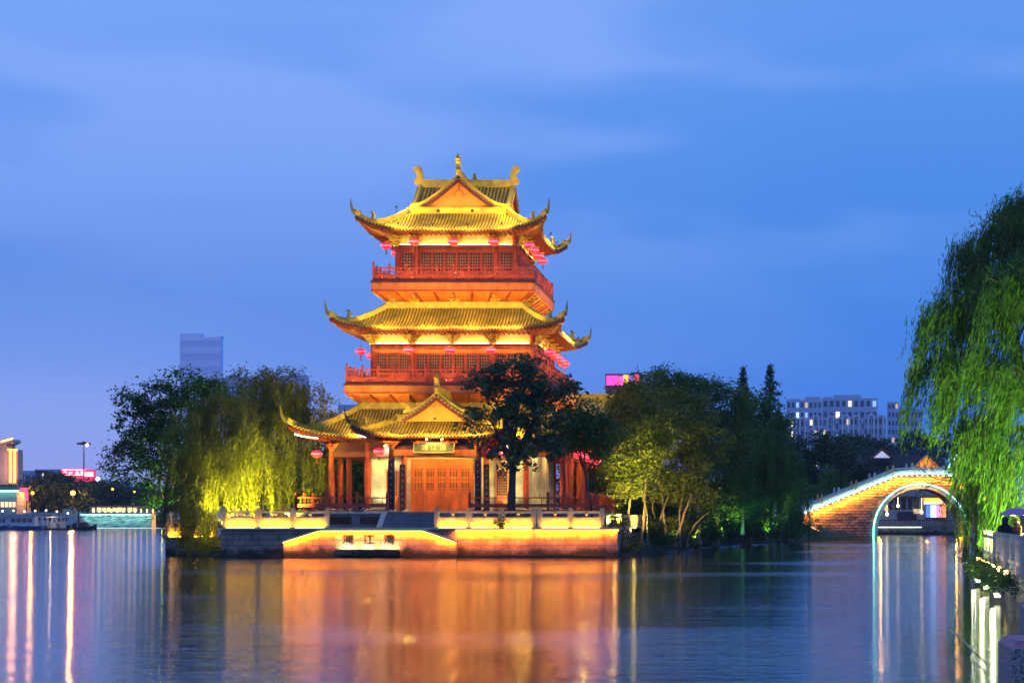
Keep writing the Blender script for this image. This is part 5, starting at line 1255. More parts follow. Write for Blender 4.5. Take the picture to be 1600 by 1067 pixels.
# ------------------------------------------------------------------ apartment blocks and towers
m_apt = mat('hazy_apartment_wall', (.50, .54, .72), .8, .1, .05)  # blue of the distance haze put into the wall colour
m_aptl = mat('apartment_frame', (.9, .86, .92), .8, .08, .05)
m_glassb = mat('window_glass_blue', (.05, .09, .16), .25, .4, .3, spec=.6)
e_win = emat('lit_window', (1, .72, .4), 2.6); e_winc = emat('lit_window_cool', (.6, .9, 1), 2.0)
m_glassp = mat('window_glass_pale', (.16, .2, .28), .4, .3, .3)
LR = random.Random(77); LW = [emat('room_dim', (1, .6, .3), .7), emat('room_blue', (.5, .8, 1), .6), emat('room_warm', (1, .75, .45), 1.3)]
def block(label, px0, px1, pyt, Y, depth, cols, rows, ribs=(), roofbits=(), name='apartment_block', zb=1.0, lit=(), wallm=None, ribm=None, group=None, pyb=None, litp=.075, winm=None):
    x0, x1, zt = PX(px0, Y), PX(px1, Y), PZ(pyt, Y); t = thing(name, ((x0 + x1) / 2, Y, zb), label, 'building', group)
    b = MB(); b.bb(x0, x1, Y, Y + depth, zb, zt); b.build('wall', wallm or m_apt, t)
    s = Y / 2700
    for a, c, h in roofbits:
        b = MB(); b.bb(PX(a, Y), PX(c, Y), Y + .3, Y + depth - .3, zt, zt + h * s); b.build('roof_housing', wallm or m_apt, t)
    lo = PZ(pyb, Y) if pyb else zb
    gx = (x1 - x0) / cols; gz = (zt - lo) / rows; src = {}
    for i in range(cols):
        for j in range(rows):
            m_ = lit[(i, j)] if (i, j) in lit else (LW[LR.randrange(3)] if LR.random() < litp else (winm or (m_glassb if LR.random() < .7 else m_glassp)))
            if m_.name not in src:
                b = MB(); b.bb(-gx * (.28 if not winm else .46), gx * (.28 if not winm else .46), -.12, .05, -gz * .26, gz * .26); src[m_.name] = b.build('window', m_, t, local=True); o = src[m_.name]
            else: o = copy_part(src[m_.name], t)
            o.location = (x0 + gx * (i + .5) - (x0 + x1) / 2, 0, lo + gz * (j + .5) - zb)
    for a, c, top, in ribs:
        b = MB(); xa, xc = PX(a, Y), PX(c, Y); zt2 = PZ(top, Y); th = 1.6 * s
        b.bb(xa, xa + th, Y - 1.2, Y - .13, zb, zt2); b.bb(xc - th, xc, Y - 1.2, Y - .13, zb, zt2); b.bb(xa + th, xc - th, Y - 1.2, Y - .13, zt2 - th, zt2); b.build('bay_frame', ribm or m_aptl, t)
    return t
LT = {(2, 7): e_winc, (11, 6): e_win, (7, 8): e_winc}
block('tall blue-grey apartment block on the left of the distant group', 1229, 1284, 625, 820, 5, 8, 12, roofbits=[(1232, 1250, 2), (1258, 1282, 5)], lit={(2, 10): e_winc, (6, 8): e_winc})
block('tall blue-grey apartment block in the middle of the distant group', 1285, 1371, 622, 830, 5, 9, 11, roofbits=[(1303, 1345, 5), (1288, 1300, 2)], lit={(2, 9): e_win, (7, 7): e_winc, (8, 4): e_win})
for i, (a, c, tp) in enumerate(((1229, 1262, 651), (1264, 1306, 649), (1310, 1346, 648), (1350, 1384, 647))):
    g = (c - a) / 2
    block('lower pale apartment block with white window bays, %s from the left' % ORD[i], a, c, tp + 3, 770, 5, 6, 10, ribs=[(a + 6, a + 16, tp), (c - 13, c - 3, tp + 1)], lit={(4, 6): e_win} if i == 3 else {}, group='pale apartment blocks in front')
block('narrow apartment tower at the right of the distant group', 1387, 1404, 628, 840, 5, 3, 14, lit={(0, 2): e_win})
block('apartment tower half hidden by the big willow', 1404, 1440, 640, 800, 5, 6, 12, ribs=[(1408, 1418, 640)])
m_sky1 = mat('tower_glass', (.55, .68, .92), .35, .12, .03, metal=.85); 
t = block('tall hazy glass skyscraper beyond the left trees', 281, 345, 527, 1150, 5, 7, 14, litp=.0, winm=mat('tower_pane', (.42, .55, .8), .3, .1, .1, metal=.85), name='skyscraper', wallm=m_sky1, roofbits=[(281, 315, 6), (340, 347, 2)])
m_hz = mat('hazy_wall', (.45, .5, .68), .8, .1, .03)  # wall colour carries the far haze as a blue tint
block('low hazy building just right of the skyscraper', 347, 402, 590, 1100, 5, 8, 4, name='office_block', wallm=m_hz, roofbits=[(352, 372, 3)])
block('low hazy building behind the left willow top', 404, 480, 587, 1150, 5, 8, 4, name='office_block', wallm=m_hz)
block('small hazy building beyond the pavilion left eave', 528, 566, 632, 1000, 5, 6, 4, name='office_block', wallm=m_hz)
# building with the coloured roof screens
Yq = 430
sb_ = block('dark building carrying coloured roof screens above the right grove', 946, 1010, 606, Yq, 14, 8, 9, name='office_block', wallm=mat('dark_wall', (.1, .09, .13), .8, .1, .3))
for a, c, t0, t1, colr, e in ((948, 966, 587, 602, (1, .05, .32), 2.2), (967, 974, 588, 602, (.9, .1, .45), 1.6), (974, 982, 586, 598, (1, .42, .04), 2.2), (983, 991, 587, 600, (.35, .2, .7), .9), (991, 999, 585, 600, (1, .05, .12), 1.6)):
    b = MB(); b.bb(PX(a, Yq), PX(c, Yq), Yq - .6, Yq - .2, PZ(t1, Yq), PZ(t0, Yq)); b.build('sign_panel', emat('sign_%d' % a, colr, e), sb_)
b = MB(); b.bb(PX(946, Yq), PX(1002, Yq), Yq - .2, Yq + 2, PZ(606, Yq), PZ(584, Yq)); b.bb(PX(985, Yq), PX(1002, Yq), Yq - .2, Yq + 3, PZ(584, Yq), PZ(582, Yq)); b.build('sign_frame', MATS['dark_wall'], sb_)
# golden roof of the side hall glimpsed right of the pavilion
Ys = 140
sh = thing('side_hall', (PX(925, Ys), Ys, 1.6), 'yellow tiled side hall roof glimpsed between the pavilion and the right grove', 'hall')
b = MB(); b.bb(PX(885, Ys), PX(975, Ys), Ys + .8, Ys + 8, 1.6, PZ(650, Ys)); b.build('wall', m_oran, sh)
b = MB(); x0, x1 = PX(878, Ys), PX(985, Ys); z0, z1 = PZ(648, Ys), PZ(618, Ys)
f_ = lambda x, v: Vector((x, Ys + 4.2 * v, z0 + (z1 - z0) * v ** 1.2)); b.grid(lambda u, v: f_(x0 + (x1 - x0) * u, v), 10, 6)
n = int((x1 - x0) / .27)
for i in range(n):
    x = x0 + (i + .5) * .27; b.strip([f_(x, v) + Vector((0, 0, .05)) for v in (0, .25, .5, .75, 1)], .13, .12)
b.grid(lambda u, v: Vector((x0 + (x1 - x0) * u, Ys + 8.4 - 4.2 * v, z0 + (z1 - z0) * v ** 1.2)), 10, 6)
rf = b.build('roof', m_tile, sh); b = MB(); b.beam((x0, Ys + 4.2, z1 + .2), (x1, Ys + 4.2, z1 + .2), .35, .5); b.build('main_ridge', m_ridge, rf)
for px in (905, 935): p = P(px, 655, Ys) + Vector((0, -1.2, 0)); p.z = z0 + 1.2; b = MB(); b.tube([(p.x, p.y + 1.3, z0), tuple(p)], .03, 4); b.box(p, (.2, .2, .15)); b.build('projector', m_metal, sh); lamp('roof_light', 'POINT', p + Vector((0, 0, .2)), 160, YEL, sh, .1)

# ------------------------------------------------------------------ far left shore
Yf = 400
nb = thing('neon_building', (PX(8, 430), 430, 1.1), 'pale tall building edged in orange light at the left edge', 'building')
b = MB(); b.bb(PX(-60, 430), PX(13, 430), 430, 434, 1, PZ(696, 430)); b.bb(PX(13, 430), PX(25, 430), 431, 434, 1, PZ(702, 430)); b.build('wall', m_wall_w, nb)
b = MB(); b.plate([(PX(-60, 430), PZ(690, 430)), (PX(-60, 430), PZ(694, 430)), (PX(6, 430), PZ(697, 430)), (PX(20, 430), PZ(690, 430)), (PX(18, 430), PZ(686, 430)), (PX(2, 430), PZ(691, 430))], (0, 432, 0), (1, 0, 0), (0, 0, 1), 6); b.build('roof', m_wall_w, nb)
e_neon = emat('neon_orange', (1, .33, .05), 5)
for x0, y0, x1, y1 in ((-60, 690, 0, 692), (2, 690, 20, 685), (16, 754, 16, 704), (23, 754, 23, 702), (12, 702, 27, 703)):
    b = MB(); b.tube([P(x0, y0, 429), P(x1, y1, 429)], .22 if x0 != x1 else .3, 6); b.build('neon_tube', e_neon, nb)
lamp('neon_wash', 'POINT', P(20, 730, 426), 1800, (1, .4, .2), nb, .5)
for i, (px, w_, pt) in enumerate(((55, 22, 735), (75, 20, 733), (110, 40, 748), (150, 36, 752))):
    block('hazy low building on the far left horizon, %s from the left' % ORD[i], px - w_, px + w_, pt, 900, 20, 8, 3, name='office_block', wallm=m_hz)
# red roof sign: unreadable glowing glyph blocks
rs = thing('roof_sign', (PX(120, 470), 470, PZ(752, 470)), 'wide glowing red sign on a rooftop behind the far trees', 'sign')
b = MB(); b.bb(PX(94, 470), PX(148, 470), 470.5, 471, PZ(752, 470), PZ(733, 470)); b.build('backing', emat('sign_back', (1, .03, .12), .9), rs)
b = MB(); b.bb(PX(88, 470), PX(156, 470), 472, 486, 1, PZ(750, 470)); b.build('supporting_block', m_wall_w, rs)
e_rs = emat('sign_red', (1, .22, .25), 8)
for i, px in enumerate((101, 110, 120, 128)):
    c = P(px, 738, 470); s = .62 + .1 * (i % 2); b = MB()
    b.bb(c.x - s, c.x + s, 470.1, 470.3, c.z + .55, c.z + .8); b.bb(c.x - .12, c.x + .12, 470.1, 470.3, c.z - .75, c.z + .549); b.bb(c.x - s * .8, c.x - .14, 470.1, 470.3, c.z - .15, c.z + .1); b.bb(c.x + .14, c.x + s * .8, 470.1, 470.3, c.z - .15, c.z + .1); b.bb(c.x - s, c.x - .14, 470.1, 470.3, c.z - .75, c.z - .5); b.bb(c.x + .14, c.x + s, 470.1, 470.3, c.z - .75, c.z - .5)
    b.build('glyph', e_rs, rs)
b = MB(); b.bb(PX(132, 470), PX(145, 470), 470.1, 470.3, PZ(744, 470), PZ(737, 470)); b.build('glyph', emat('sign_red_pale', (1, .3, .25), 6), rs)
for px, py, c, s, lb in ((91, 747, (.5, 1, 1), .5, 'teal lamp left of the red roof sign'), (153, 748, (.55, .7, 1), .6, 'blue-white lamp right of the red roof sign'), (79, 746, (.5, .6, 1), .3, 'small blue lamp among the far trees')):
    p = P(px, py, 465); b = MB(); b.sphere(p, s, 10, 6); b.tube([p, (p.x, p.y, 1.1)], .12, 5); o = b.build('street_lamp', emat('gl_%d' % px, c, 4), None, (p.x, p.y, 1.1)); tag(o, lb, 'lamp')
# high mast lamp
hm = thing('high_mast_lamp', (PX(131, 430), 430, 1.1), 'tall slender mast with a ring of floodlights above the far shore', 'mast lamp')
b = MB(); b.tube([(PX(131, 430), 430, 1.1), tuple(P(131, 692, 430))], [.3, .14], 8); b.build('pole', mat('mast_steel', (.4, .38, .42), .5, .1, 2, metal=.3), hm)
b = MB(); p = P(131, 692, 430); b.lathe(p, [(.5, -.3), (1.5, -.15), (1.6, .0), (.6, .15), (.2, .4)], 12)
for i in range(8): a = i * math.pi / 4; b.box((p.x + 1.4 * math.cos(a), p.y + 1.4 * math.sin(a), p.z - .2), (.6, .5, .4), rz=a)
b.build('head', m_metal, hm)
b = MB(); b.sphere(P(136, 695, 429), .4, 8, 6); b.build('lamp', emat('mast_bulb', (1, .4, .12), 12), hm)
# sodium street lamps
for i, (px, py, s, e, Y) in enumerate(((114, 770, .55, 13, 404), (51, 770, .35, 10, 404), (176, 764, .25, 12, 405), (210, 768, .2, 12, 406), (254, 776, .25, 10, 400))):
    p = P(px, py, Y); t = thing('street_lamp', (p.x, p.y, 1.1), ['bright orange street lamp glowing in the middle of the far trees', 'small orange street lamp near the left edge trees', 'small amber street lamp behind the left tree crown edge', 'tiny amber street lamp seen through the left tree', 'orange street lamp low behind the willow'][i], 'street lamp', 'street lamps on the far left shore')
    b = MB(); b.tube([(p.x, p.y, 1.1), (p.x, p.y, p.z)], .07, 6); b.build('pole', m_metal, t); b = MB(); b.sphere(p, s, 10, 7); b.build('globe', emat('sodium_%d' % px, (1, .25, .02), e), t)
    if i < 2: lamp('street_light', 'POINT', p + Vector((0, -1.2, -.2)), 3500 if i == 0 else 1200, (1, .4, .08), t, .3)
# far trees on the left shore
for i, (px, py, rx, rz) in enumerate(((60, 762, 26, 14), (92, 755, 24, 16), (122, 768, 30, 20), (150, 772, 24, 20), (185, 772, 34, 20), (225, 778, 30, 18), (30, 782, 30, 12), (75, 785, 26, 12), (262, 780, 24, 16), (165, 790, 20, 8))):
    ftree('dark tree on the far left shore, %s along' % ORD[i] + (' and topmost' if i == 1 else ''), px, 408 + (i % 3) * 5, [bl(px, py, 408 + (i % 3) * 5, rx, rz), bl(px - rx * .5, py + rz * .7, 410, rx * .8, rz * .6), bl(px + rx * .5, py + rz * .6, 410, rx * .8, rz * .6)], 80, 90 + i, leaf=(.85, .42), cr=2.2, per=22, group='dark trees on the far left shore')
# terraced light wall
lw = thing('cascade_wall', (PX(182, 391.5), 391.5, 0), 'wide stepped embankment wall washed by teal light on the far shore', 'embankment wall')
m_lw = mat('wet_slats', (.10, .15, .15), .4, .9, 1.0, .5, stretch=(.5, 1, 3), col2=(.55, .65, .62))
for i in range(7):
    z = .15 + .42 * i; b = MB(); b.bb(PX(126, 391), PX(238, 391), 391.2 + .1 * i, 392.5, z - .12 if i == 0 else z, z + .38); b.build('course', m_lw, lw)
b = MB(); b.bb(PX(125, 391), PX(238, 391), 391.0, 392.6, 3.08, 3.3); b.build('coping', m_stone, lw)
b = MB(); b.bb(PX(125, 391), PX(238, 391), 390.9, 391.0, 3.05, 3.2); b.build('light_strip', emat('teal_white', (.45, 1, .85), 2.0), lw)
b = MB(); b.bb(PX(148, 391), PX(262, 391), 390.9, 391.05, .05, .14); b.build('light_strip', emat('teal_pale', (.7, 1, 1), 1.2), lw)
lamp_src = None
for i in range(12):
    x = PX(128 + 9.4 * i, 390.7); p = (x, 390.7, 2.9)
    b = MB(); b.box(p, (.3, .12, .1)); b.build('wall_lamp', emat('teal_white', (.45, 1, .85), 2.0), lw)
strip_light((PX(127, 390), 390.2, 3.0), (PX(237, 390), 390.2, 3.0), 22, (.4, 1, .85), lw, (0, .8, -1))
for px, lb in ((240, 'orange-glowing stone pillar at the right end of the stepped wall'), (268, 'pale pillar behind the trailing willow on the far shore')):
    p = (PX(px, 390.5), 390.5, 0); b = MB(); b.bb(p[0] - .35, p[0] + .35, 390.2, 390.9, 0, 3.5); b.bb(p[0] - .45, p[0] + .45, 390.1, 391.0, 3.5, 3.7); o = b.build('stone_pillar', emat('pillar_glow_%d' % px, (1, .5, .1), .9 if px == 240 else .15, (.5, .35, .2)), None, p); tag(o, lb, 'pillar')  # light on the pillars is put in as a glow of the stone
gl = MB(); gl.bb(PX(243, 394), PX(266, 394), 393, 396, .9, 2.6); 
shrub('green-lit hedge right of the orange pillar on the far shore', 254, 812, 395, 14, 7, l_willr, 77, 50, z=1.1, leaf=(.5, .25)); lamp('hedge_light', 'POINT', (PX(254, 393), 392.6, 3.4), 40, (.6, 1, .1), None, .2)
bs = None
for i in range(11):
    x = PX(146 + 9.3 * i, 393.5); lb = 'small yellow bollard light on the stepped wall, %s from the left' % ORD[i]
    if bs is None:
        bs = thing('bollard_light', (x, 393.5, 3.1), lb, 'bollard', 'bollard lights along the far quay'); b = MB(); b.lathe((x, 393.5, 3.1), [(.12, 0), (.12, .5)], 8); b.build('post', m_metal, bs); b = MB(); b.lathe((x, 393.5, 3.6), [(.14, 0), (.14, .6), (.05, .75)], 8); b.build('lamp', emat('bollard_glow', (1, .55, .12), 7), bs)
    else: copy_thing(bs, (x, 393.5, 3.1), None, lb)
# arcade with yellow lit windows behind the bollards
ar = thing('lit_arcade', (PX(180, 400), 400, 1.1), 'low arcade building with glowing yellow openings behind the bollards', 'building')
b = MB(); b.bb(PX(140, 400), PX(235, 400), 400, 405, 1.1, PZ(790, 400)); b.build('wall', m_wall_w, ar)
b = MB(); b.bb(PX(137, 400), PX(238, 400), 399, 406, PZ(790, 400), PZ(788, 400)); b.build('roof', m_roof_g, ar)
for i in range(9):
    a = 144 + i * 8; b = MB(); b.bb(PX(a, 400), PX(a + (6 if i % 3 else 4), 400), 399.9, 399.98, PZ(799, 400), PZ(793, 400)); b.build('window', emat('arcade_glow_%d' % (i % 2), (1, .6, .15) if i % 2 else (1, .75, .3), 3.0 if i % 3 else 1.2), ar)
# left waterside pavilion with teal eave and red sign
lp = thing('riverside_restaurant', (PX(10, 400), 400, 1.1), 'riverside building with a teal eave line at the left edge', 'building')
b = MB(); b.bb(PX(-40, 400), PX(26, 400), 400, 408, 1.1, PZ(768, 400)); b.build('wall', m_wall_w, lp)
b = MB(); b.plate([(PX(-42, 400), PZ(768, 400)), (PX(32, 400), PZ(768, 400)), (PX(24, 400), PZ(757, 400)), (PX(-36, 400), PZ(757, 400))], (0, 404, 0), (1, 0, 0), (0, 0, 1), 9); b.build('roof', m_roof_g, lp)
b = MB(); b.bb(PX(-42, 399), PX(29, 399), 398.9, 399.1, PZ(768, 399), PZ(766, 399)); b.build('light_strip', e_cyan, lp)
for i in range(6):
    b = MB(); a = -10 + i * 6; b.bb(PX(a, 400), PX(a + 4, 400), 399.9, 399.98, PZ(792, 400), PZ(784, 400)); b.build('window', emat('rest_glow', (1, .65, .3), 1.6), lp)
vs_ = thing('vertical_sign', (PX(38, 398), 398, 1.1), 'small red sign standing left of the far trees', 'sign')
b = MB(); b.bb(PX(31, 398), PX(42, 398), 398, 398.3, PZ(767, 398), PZ(762, 398)); b.bb(PX(39, 398), PX(43, 398), 398, 398.3, PZ(782, 398), PZ(768, 398)); b.build('panel', emat('sign_pink', (1, .06, .16), 2.4), vs_)
b = MB(); b.tube([(PX(41, 398), 398.15, 1.1), (PX(41, 398), 398.15, PZ(782, 398))], .1, 6); b.build('pole', m_metal, vs_)

# boats
m_hullw = mat('white_hull', (.55, .56, .6), .4, .1, 1); m_hullb = mat('blue_hull', (.06, .12, .3), .4, .2, 1); m_hulld = mat('dark_hull', (.03, .025, .03), .5, .2, 1)
def hull(b, cx, Y, L_, W_, h, bow=1, sheer=.5):
    n = 12; vs = []
    for i in range(n + 1):
        u = i / n; x = cx + (u - .5) * L_ * bow; w_ = W_ / 2 * (1 - max(0, (u - .6) / .4) ** 2 * .95) * (.85 + .15 * min(1, u * 5)); z = h + sheer * max(0, (u - .5) * 2) ** 2 + .1 * max(0, .2 - u)
        vs += [(x, Y - w_ * .6, -.25), (x + .0, Y - w_, z), (x, Y + w_, z), (x, Y + w_ * .6, -.25)]
    fs = []
    for i in range(n):
        for j in range(3): fs.append((4 * i + j, 4 * i + 4 + j, 4 * i + 5 + j, 4 * i + 1 + j))
    fs += [(0, 1, 2, 3), (4 * n + 3, 4 * n + 2, 4 * n + 1, 4 * n)]; b.add(vs, fs)
def cabin_boat(label, px, pyb, L_, Y, hm_, bow=-1, tall=2.0, roofm=None):
    x = PX(px, Y); t = thing('cabin_boat', (x, Y, 0), label, 'boat', 'boats moored at the far left shore')
    b = MB(); hull(b, x, Y, L_, 2.6, .75, bow); b.build('hull', hm_, t)
    b = MB(); b.bb(x - L_ * .38, x + L_ * .3, Y - 1.0, Y + 1.0, .7, .7 + tall); b.build('cabin', m_hullw, t)
    b = MB(); b.bb(x - L_ * .42, x + L_ * .35, Y - 1.25, Y + 1.25, .7 + tall, .85 + tall); b.build('roof', roofm or m_hullw, t)
    n = 4
    for i in range(n):
        a = x - L_ * .35 + i * L_ * .62 / n; b = MB(); b.bb(a, a + L_ * .62 / n - .2, Y - 1.02, Y - 1.002, .7 + tall * .42, .7 + tall * .85); b.build('window', m_glassd, t)
    b = MB(); b.tube([(x + bow * L_ * .42, Y, .8), (x + bow * L_ * .42, Y, 1.7), (x + bow * L_ * .2, Y, 1.7)], .04, 5); b.build('rail', m_hullw, t)
    return t
cabin_boat('white cabin cruiser with dark windows moored on the far left', 40, 828, 7.2, 345, m_hullb, -1, 1.9)
cabin_boat('blue-hulled boat cut by the left picture edge', 2, 828, 5.5, 352, m_hullb, 1, 1.7)
for i, (px, Y, L_) in enumerate(((25, 372, 8), (60, 376, 7), (70, 366, 7.5), (96, 374, 7))):
    cabin_boat('white-roofed boat in the back row of moorings, %s from the left' % ORD[i], px, 0, L_, Y, m_hulld, 1 if i % 2 else -1, 2.3 + .2 * (i % 3))
rb_ = thing('pavilion_raft', (PX(88, 347), 347, 0), 'floating jetty with a flat roof on white posts beside the cruiser', 'floating jetty')
xa, xb = PX(70, 347), PX(112, 347); b = MB(); b.bb(xa, xb, 345.5, 348.5, -.2, .35); b.build('deck', m_hulld, rb_); b = MB(); b.bb(xa - .2, xb - .3, 345.3, 348.7, 2.5, 2.65); b.build('roof', m_hullw, rb_)
for i in range(6):
    for yy in (345.7, 348.3): b = MB(); xx = xa + .2 + (xb - xa - 1) * i / 5; b.tube([(xx, yy, .35), (xx, yy, 2.5)], .06, 6); b.build('post', m_hullw, rb_)
b = MB(); b.bb(xa + .3, xb - 1.5, 347.9, 348.0, .35, 1.7); b.bb(xa + 1.5, xa + 2.4, 346.4, 347.2, .35, 1.4); b.build('booth', m_hullw, rb_)
lamp('raft_light', 'POINT', (PX(80, 345), 344.6, 2.2), 90, (1, .7, .4), rb_, .1)
wb = thing('wooden_boat', (PX(134, 346), 346, 0), 'small dark wooden boat with a raised bow right of the jetty', 'boat'); b = MB(); hull(b, PX(134, 346), 346, 4.4, 1.5, .55, 1, .6); b.build('hull', m_hulld, wb); b = MB(); b.bb(PX(124, 346), PX(136, 346), 345.5, 346.5, .5, 1.5); b.build('cabin', m_wood, wb)
for i, px in enumerate((64, 66, 49, 82, 112, 121)):
    b = MB(); Y = 350 + i * 4; b.tube([(PX(px, Y), Y, -.3), (PX(px, Y), Y, 3.0 + .4 * (i % 3))], .07, 6); o = b.build('mooring_pole', m_hullw, None, (PX(px, Y), Y, 0)); tag(o, 'white mooring pole among the boats, %s from the front' % ORD[i], 'mooring pole', 'mooring poles')
rnd = random.Random(4)
for i in range(7):
    px = 4 + i * 17; p = P(px, rnd.uniform(797, 802), 384); t = thing('quay_lamp', (p.x, p.y, 1.1), 'tiny warm lamp on the quay behind the boats, %s from the left' % ORD[i], 'lamp', 'small lamps on the boat quay'); b = MB(); b.tube([(p.x, p.y, -.3), tuple(p)], .05, 5); b.build('pole', m_metal, t); b = MB(); b.sphere(p, .22, 8, 5); b.build('globe', emat('ql%d' % (i % 2), (1, .6, .25) if i % 2 else (1, .8, .6), 6), t)
b = MB(); b.bb(PX(-60, 386), PX(126, 386), 383, 392, -.5, 1.1); o = b.build('boat_quay', m_block, None, (PX(40, 386), 386, 0)); tag(o, 'low quay behind the moored boats', 'quay')

# ------------------------------------------------------------------ right bank: railing, willow, person, plants
rail = thing('promenade_railing', (8.6, 64.5, .85), 'railing of pale upright stone slabs on the right promenade', 'railing')
pa, pb_ = Vector((8.45, 65.5, .85)), Vector((7.0, 46.3, .85))
for i in range(10):
    q = i / 9; p = pa.lerp(pb_, q); b = MB(); b.box((p.x, p.y, .85 + .56), (.10, .30, 1.12)); b.bb(p.x - .07, p.x + .07, p.y - .17, p.y + .17, 1.97, 2.01); b.build('slab_post', m_stone, rail)
b = MB(); o = Vector((.02, 0, 0)); b.beam(pa + Vector((0, 0, .95)), pb_ + Vector((0, 0, .95)), .07, .1); b.beam(pa + Vector((0, 0, .35)), pb_ + Vector((0, 0, .35)), .07, .1); b.build('rail', m_stone, rail)
for i in range(6):
    p = pa.lerp(pb_, (i + .5) / 6.2); b = MB(); c = p + Vector((-.34, -.2, .12)); b.sphere(c, .075, 8, 6); b.build('rail_lamp', emat('rail_bulb', (1, .58, .18), 18), rail); lamp('rail_light', 'POINT', c + Vector((-.05, -.25, .3)), 4, (1, .72, .3), rail, .06)
# bright white floodlights at the foot of the bank with plants
for i in range(3):
    p = pa.lerp(pb_, .2 + .3 * i) + Vector((-.45, 0, -.62)); b = MB(); b.box(p, (.16, .14, .09)); b.box(p + Vector((-.03, 0, .06)), (.13, .11, .03)); o = b.build('bank_floodlight', emat('bank_flood', (.9, 1, .65), 4), None, tuple(p)); tag(o, 'white floodlight at the waterline below the railing, %s from the far end' % ORD[i], 'floodlight', 'white floodlights below the railing'); l_ = lamp('bank_light', 'POINT', (0, 0, 0), 22, (.9, 1, .6), None, .08); l_.parent = o; l_.location = (-.15, -.1, .3)
for i in range(6):
    p = pa.lerp(pb_, .02 + .19 * i); rng = np.random.default_rng(200 + i); t = thing('bank_plant', (p.x - .35, p.y, .6), 'leafy plant overhanging the bank below the railing, %s from the far end' % ORD[i], 'plant', 'plants below the promenade railing'); b = MB(); cs = []
    for j in range(26):
        e = Vector((p.x - .35 - abs(rng.normal()) * .22, p.y + rng.normal() * .8, .75 + rng.normal() * .16)); b.tube([(p.x - .2, p.y + (e.y - p.y) * .5, .65), tuple(e)], [.012, .004], 4); cs.append(tuple(e))
    b.build('stem', m_bark, t); cs = np.array(cs); leaves('foliage', (cs[:, None, :] + rng.normal(size=(26, 24, 3)) * .1).reshape(-1, 3), l_willr, t, .13, .04, rng, .2)
# the big willow
Yv = 68
willow('huge bright green willow overhanging the promenade at the right edge', (PX(1660, Yv), Yv, .85), tuple(P(1640, 620, Yv)),
       [bl(1570, 370, 69, 52, 44), bl(1620, 330, 70, 60, 50), bl(1520, 410, 68, 44, 36), bl(1490, 500, 67, 50, 50), bl(1560, 470, 66, 70, 60), bl(1620, 450, 66, 60, 80), bl(1466, 575, 67.5, 40, 36), bl(1530, 590, 66, 60, 56), bl(1600, 600, 65, 50, 70), bl(1540, 680, 66, 50, 50), bl(1600, 710, 65.5, 44, 40)],
       2800, (.9, 2.6), 1.0, l_willr, 101, tr=.42, leaf=(.30, .036), lean=(-.16, 0), step=.10, fill=900, spread=.2, bundle=1.2)
willow('lower willow curtain hanging over the river in front of the bridge end', (PX(1530, 82), 82, .7), tuple(P(1522, 700, 82)),
       [bl(1530, 690, 80, 28, 40), bl(1548, 740, 78, 34, 40), bl(1515, 735, 80, 10, 18)], 520, (1.6, 4.2), .15, l_willr, 102, tr=.2, leaf=(.28, .04), lean=(-.03, 0), step=.11, fill=300)
willow('thin dangling willow strands in front of the bridge arch', (PX(1509, 96), 96, .5), tuple(P(1507, 690, 96)),
       [bl(1438, 735, 90, 5, 10), bl(1508, 735, 92, 14, 20), bl(1430, 775, 90, 3, 5), bl(1483, 790, 92, 8, 8)], 66, (1.2, 3.0), .5, l_willr, 103, tr=.16, leaf=(.18, .035), lean=(0, 0), step=.11, spread=.03)
G1 = (.66, 1, .2)
for i, (px, Y, e, tg) in enumerate(((1615, 61, 2000, P(1590, 560, 66)), (1570, 62, 3000, P(1510, 430, 66)), (1640, 58, 8000, P(1600, 400, 67)), (1545, 76, 800, P(1530, 740, 79)))):
    ground_light(PX(px, Y), Y, .86, e, G1, tg, ['green-yellow uplight on the promenade under the big willow', 'green-yellow uplight beside the railing end under the big willow', 'green-yellow uplight at the right edge of the promenade', 'small green-yellow uplight behind the lower willow curtain'][i], 120)
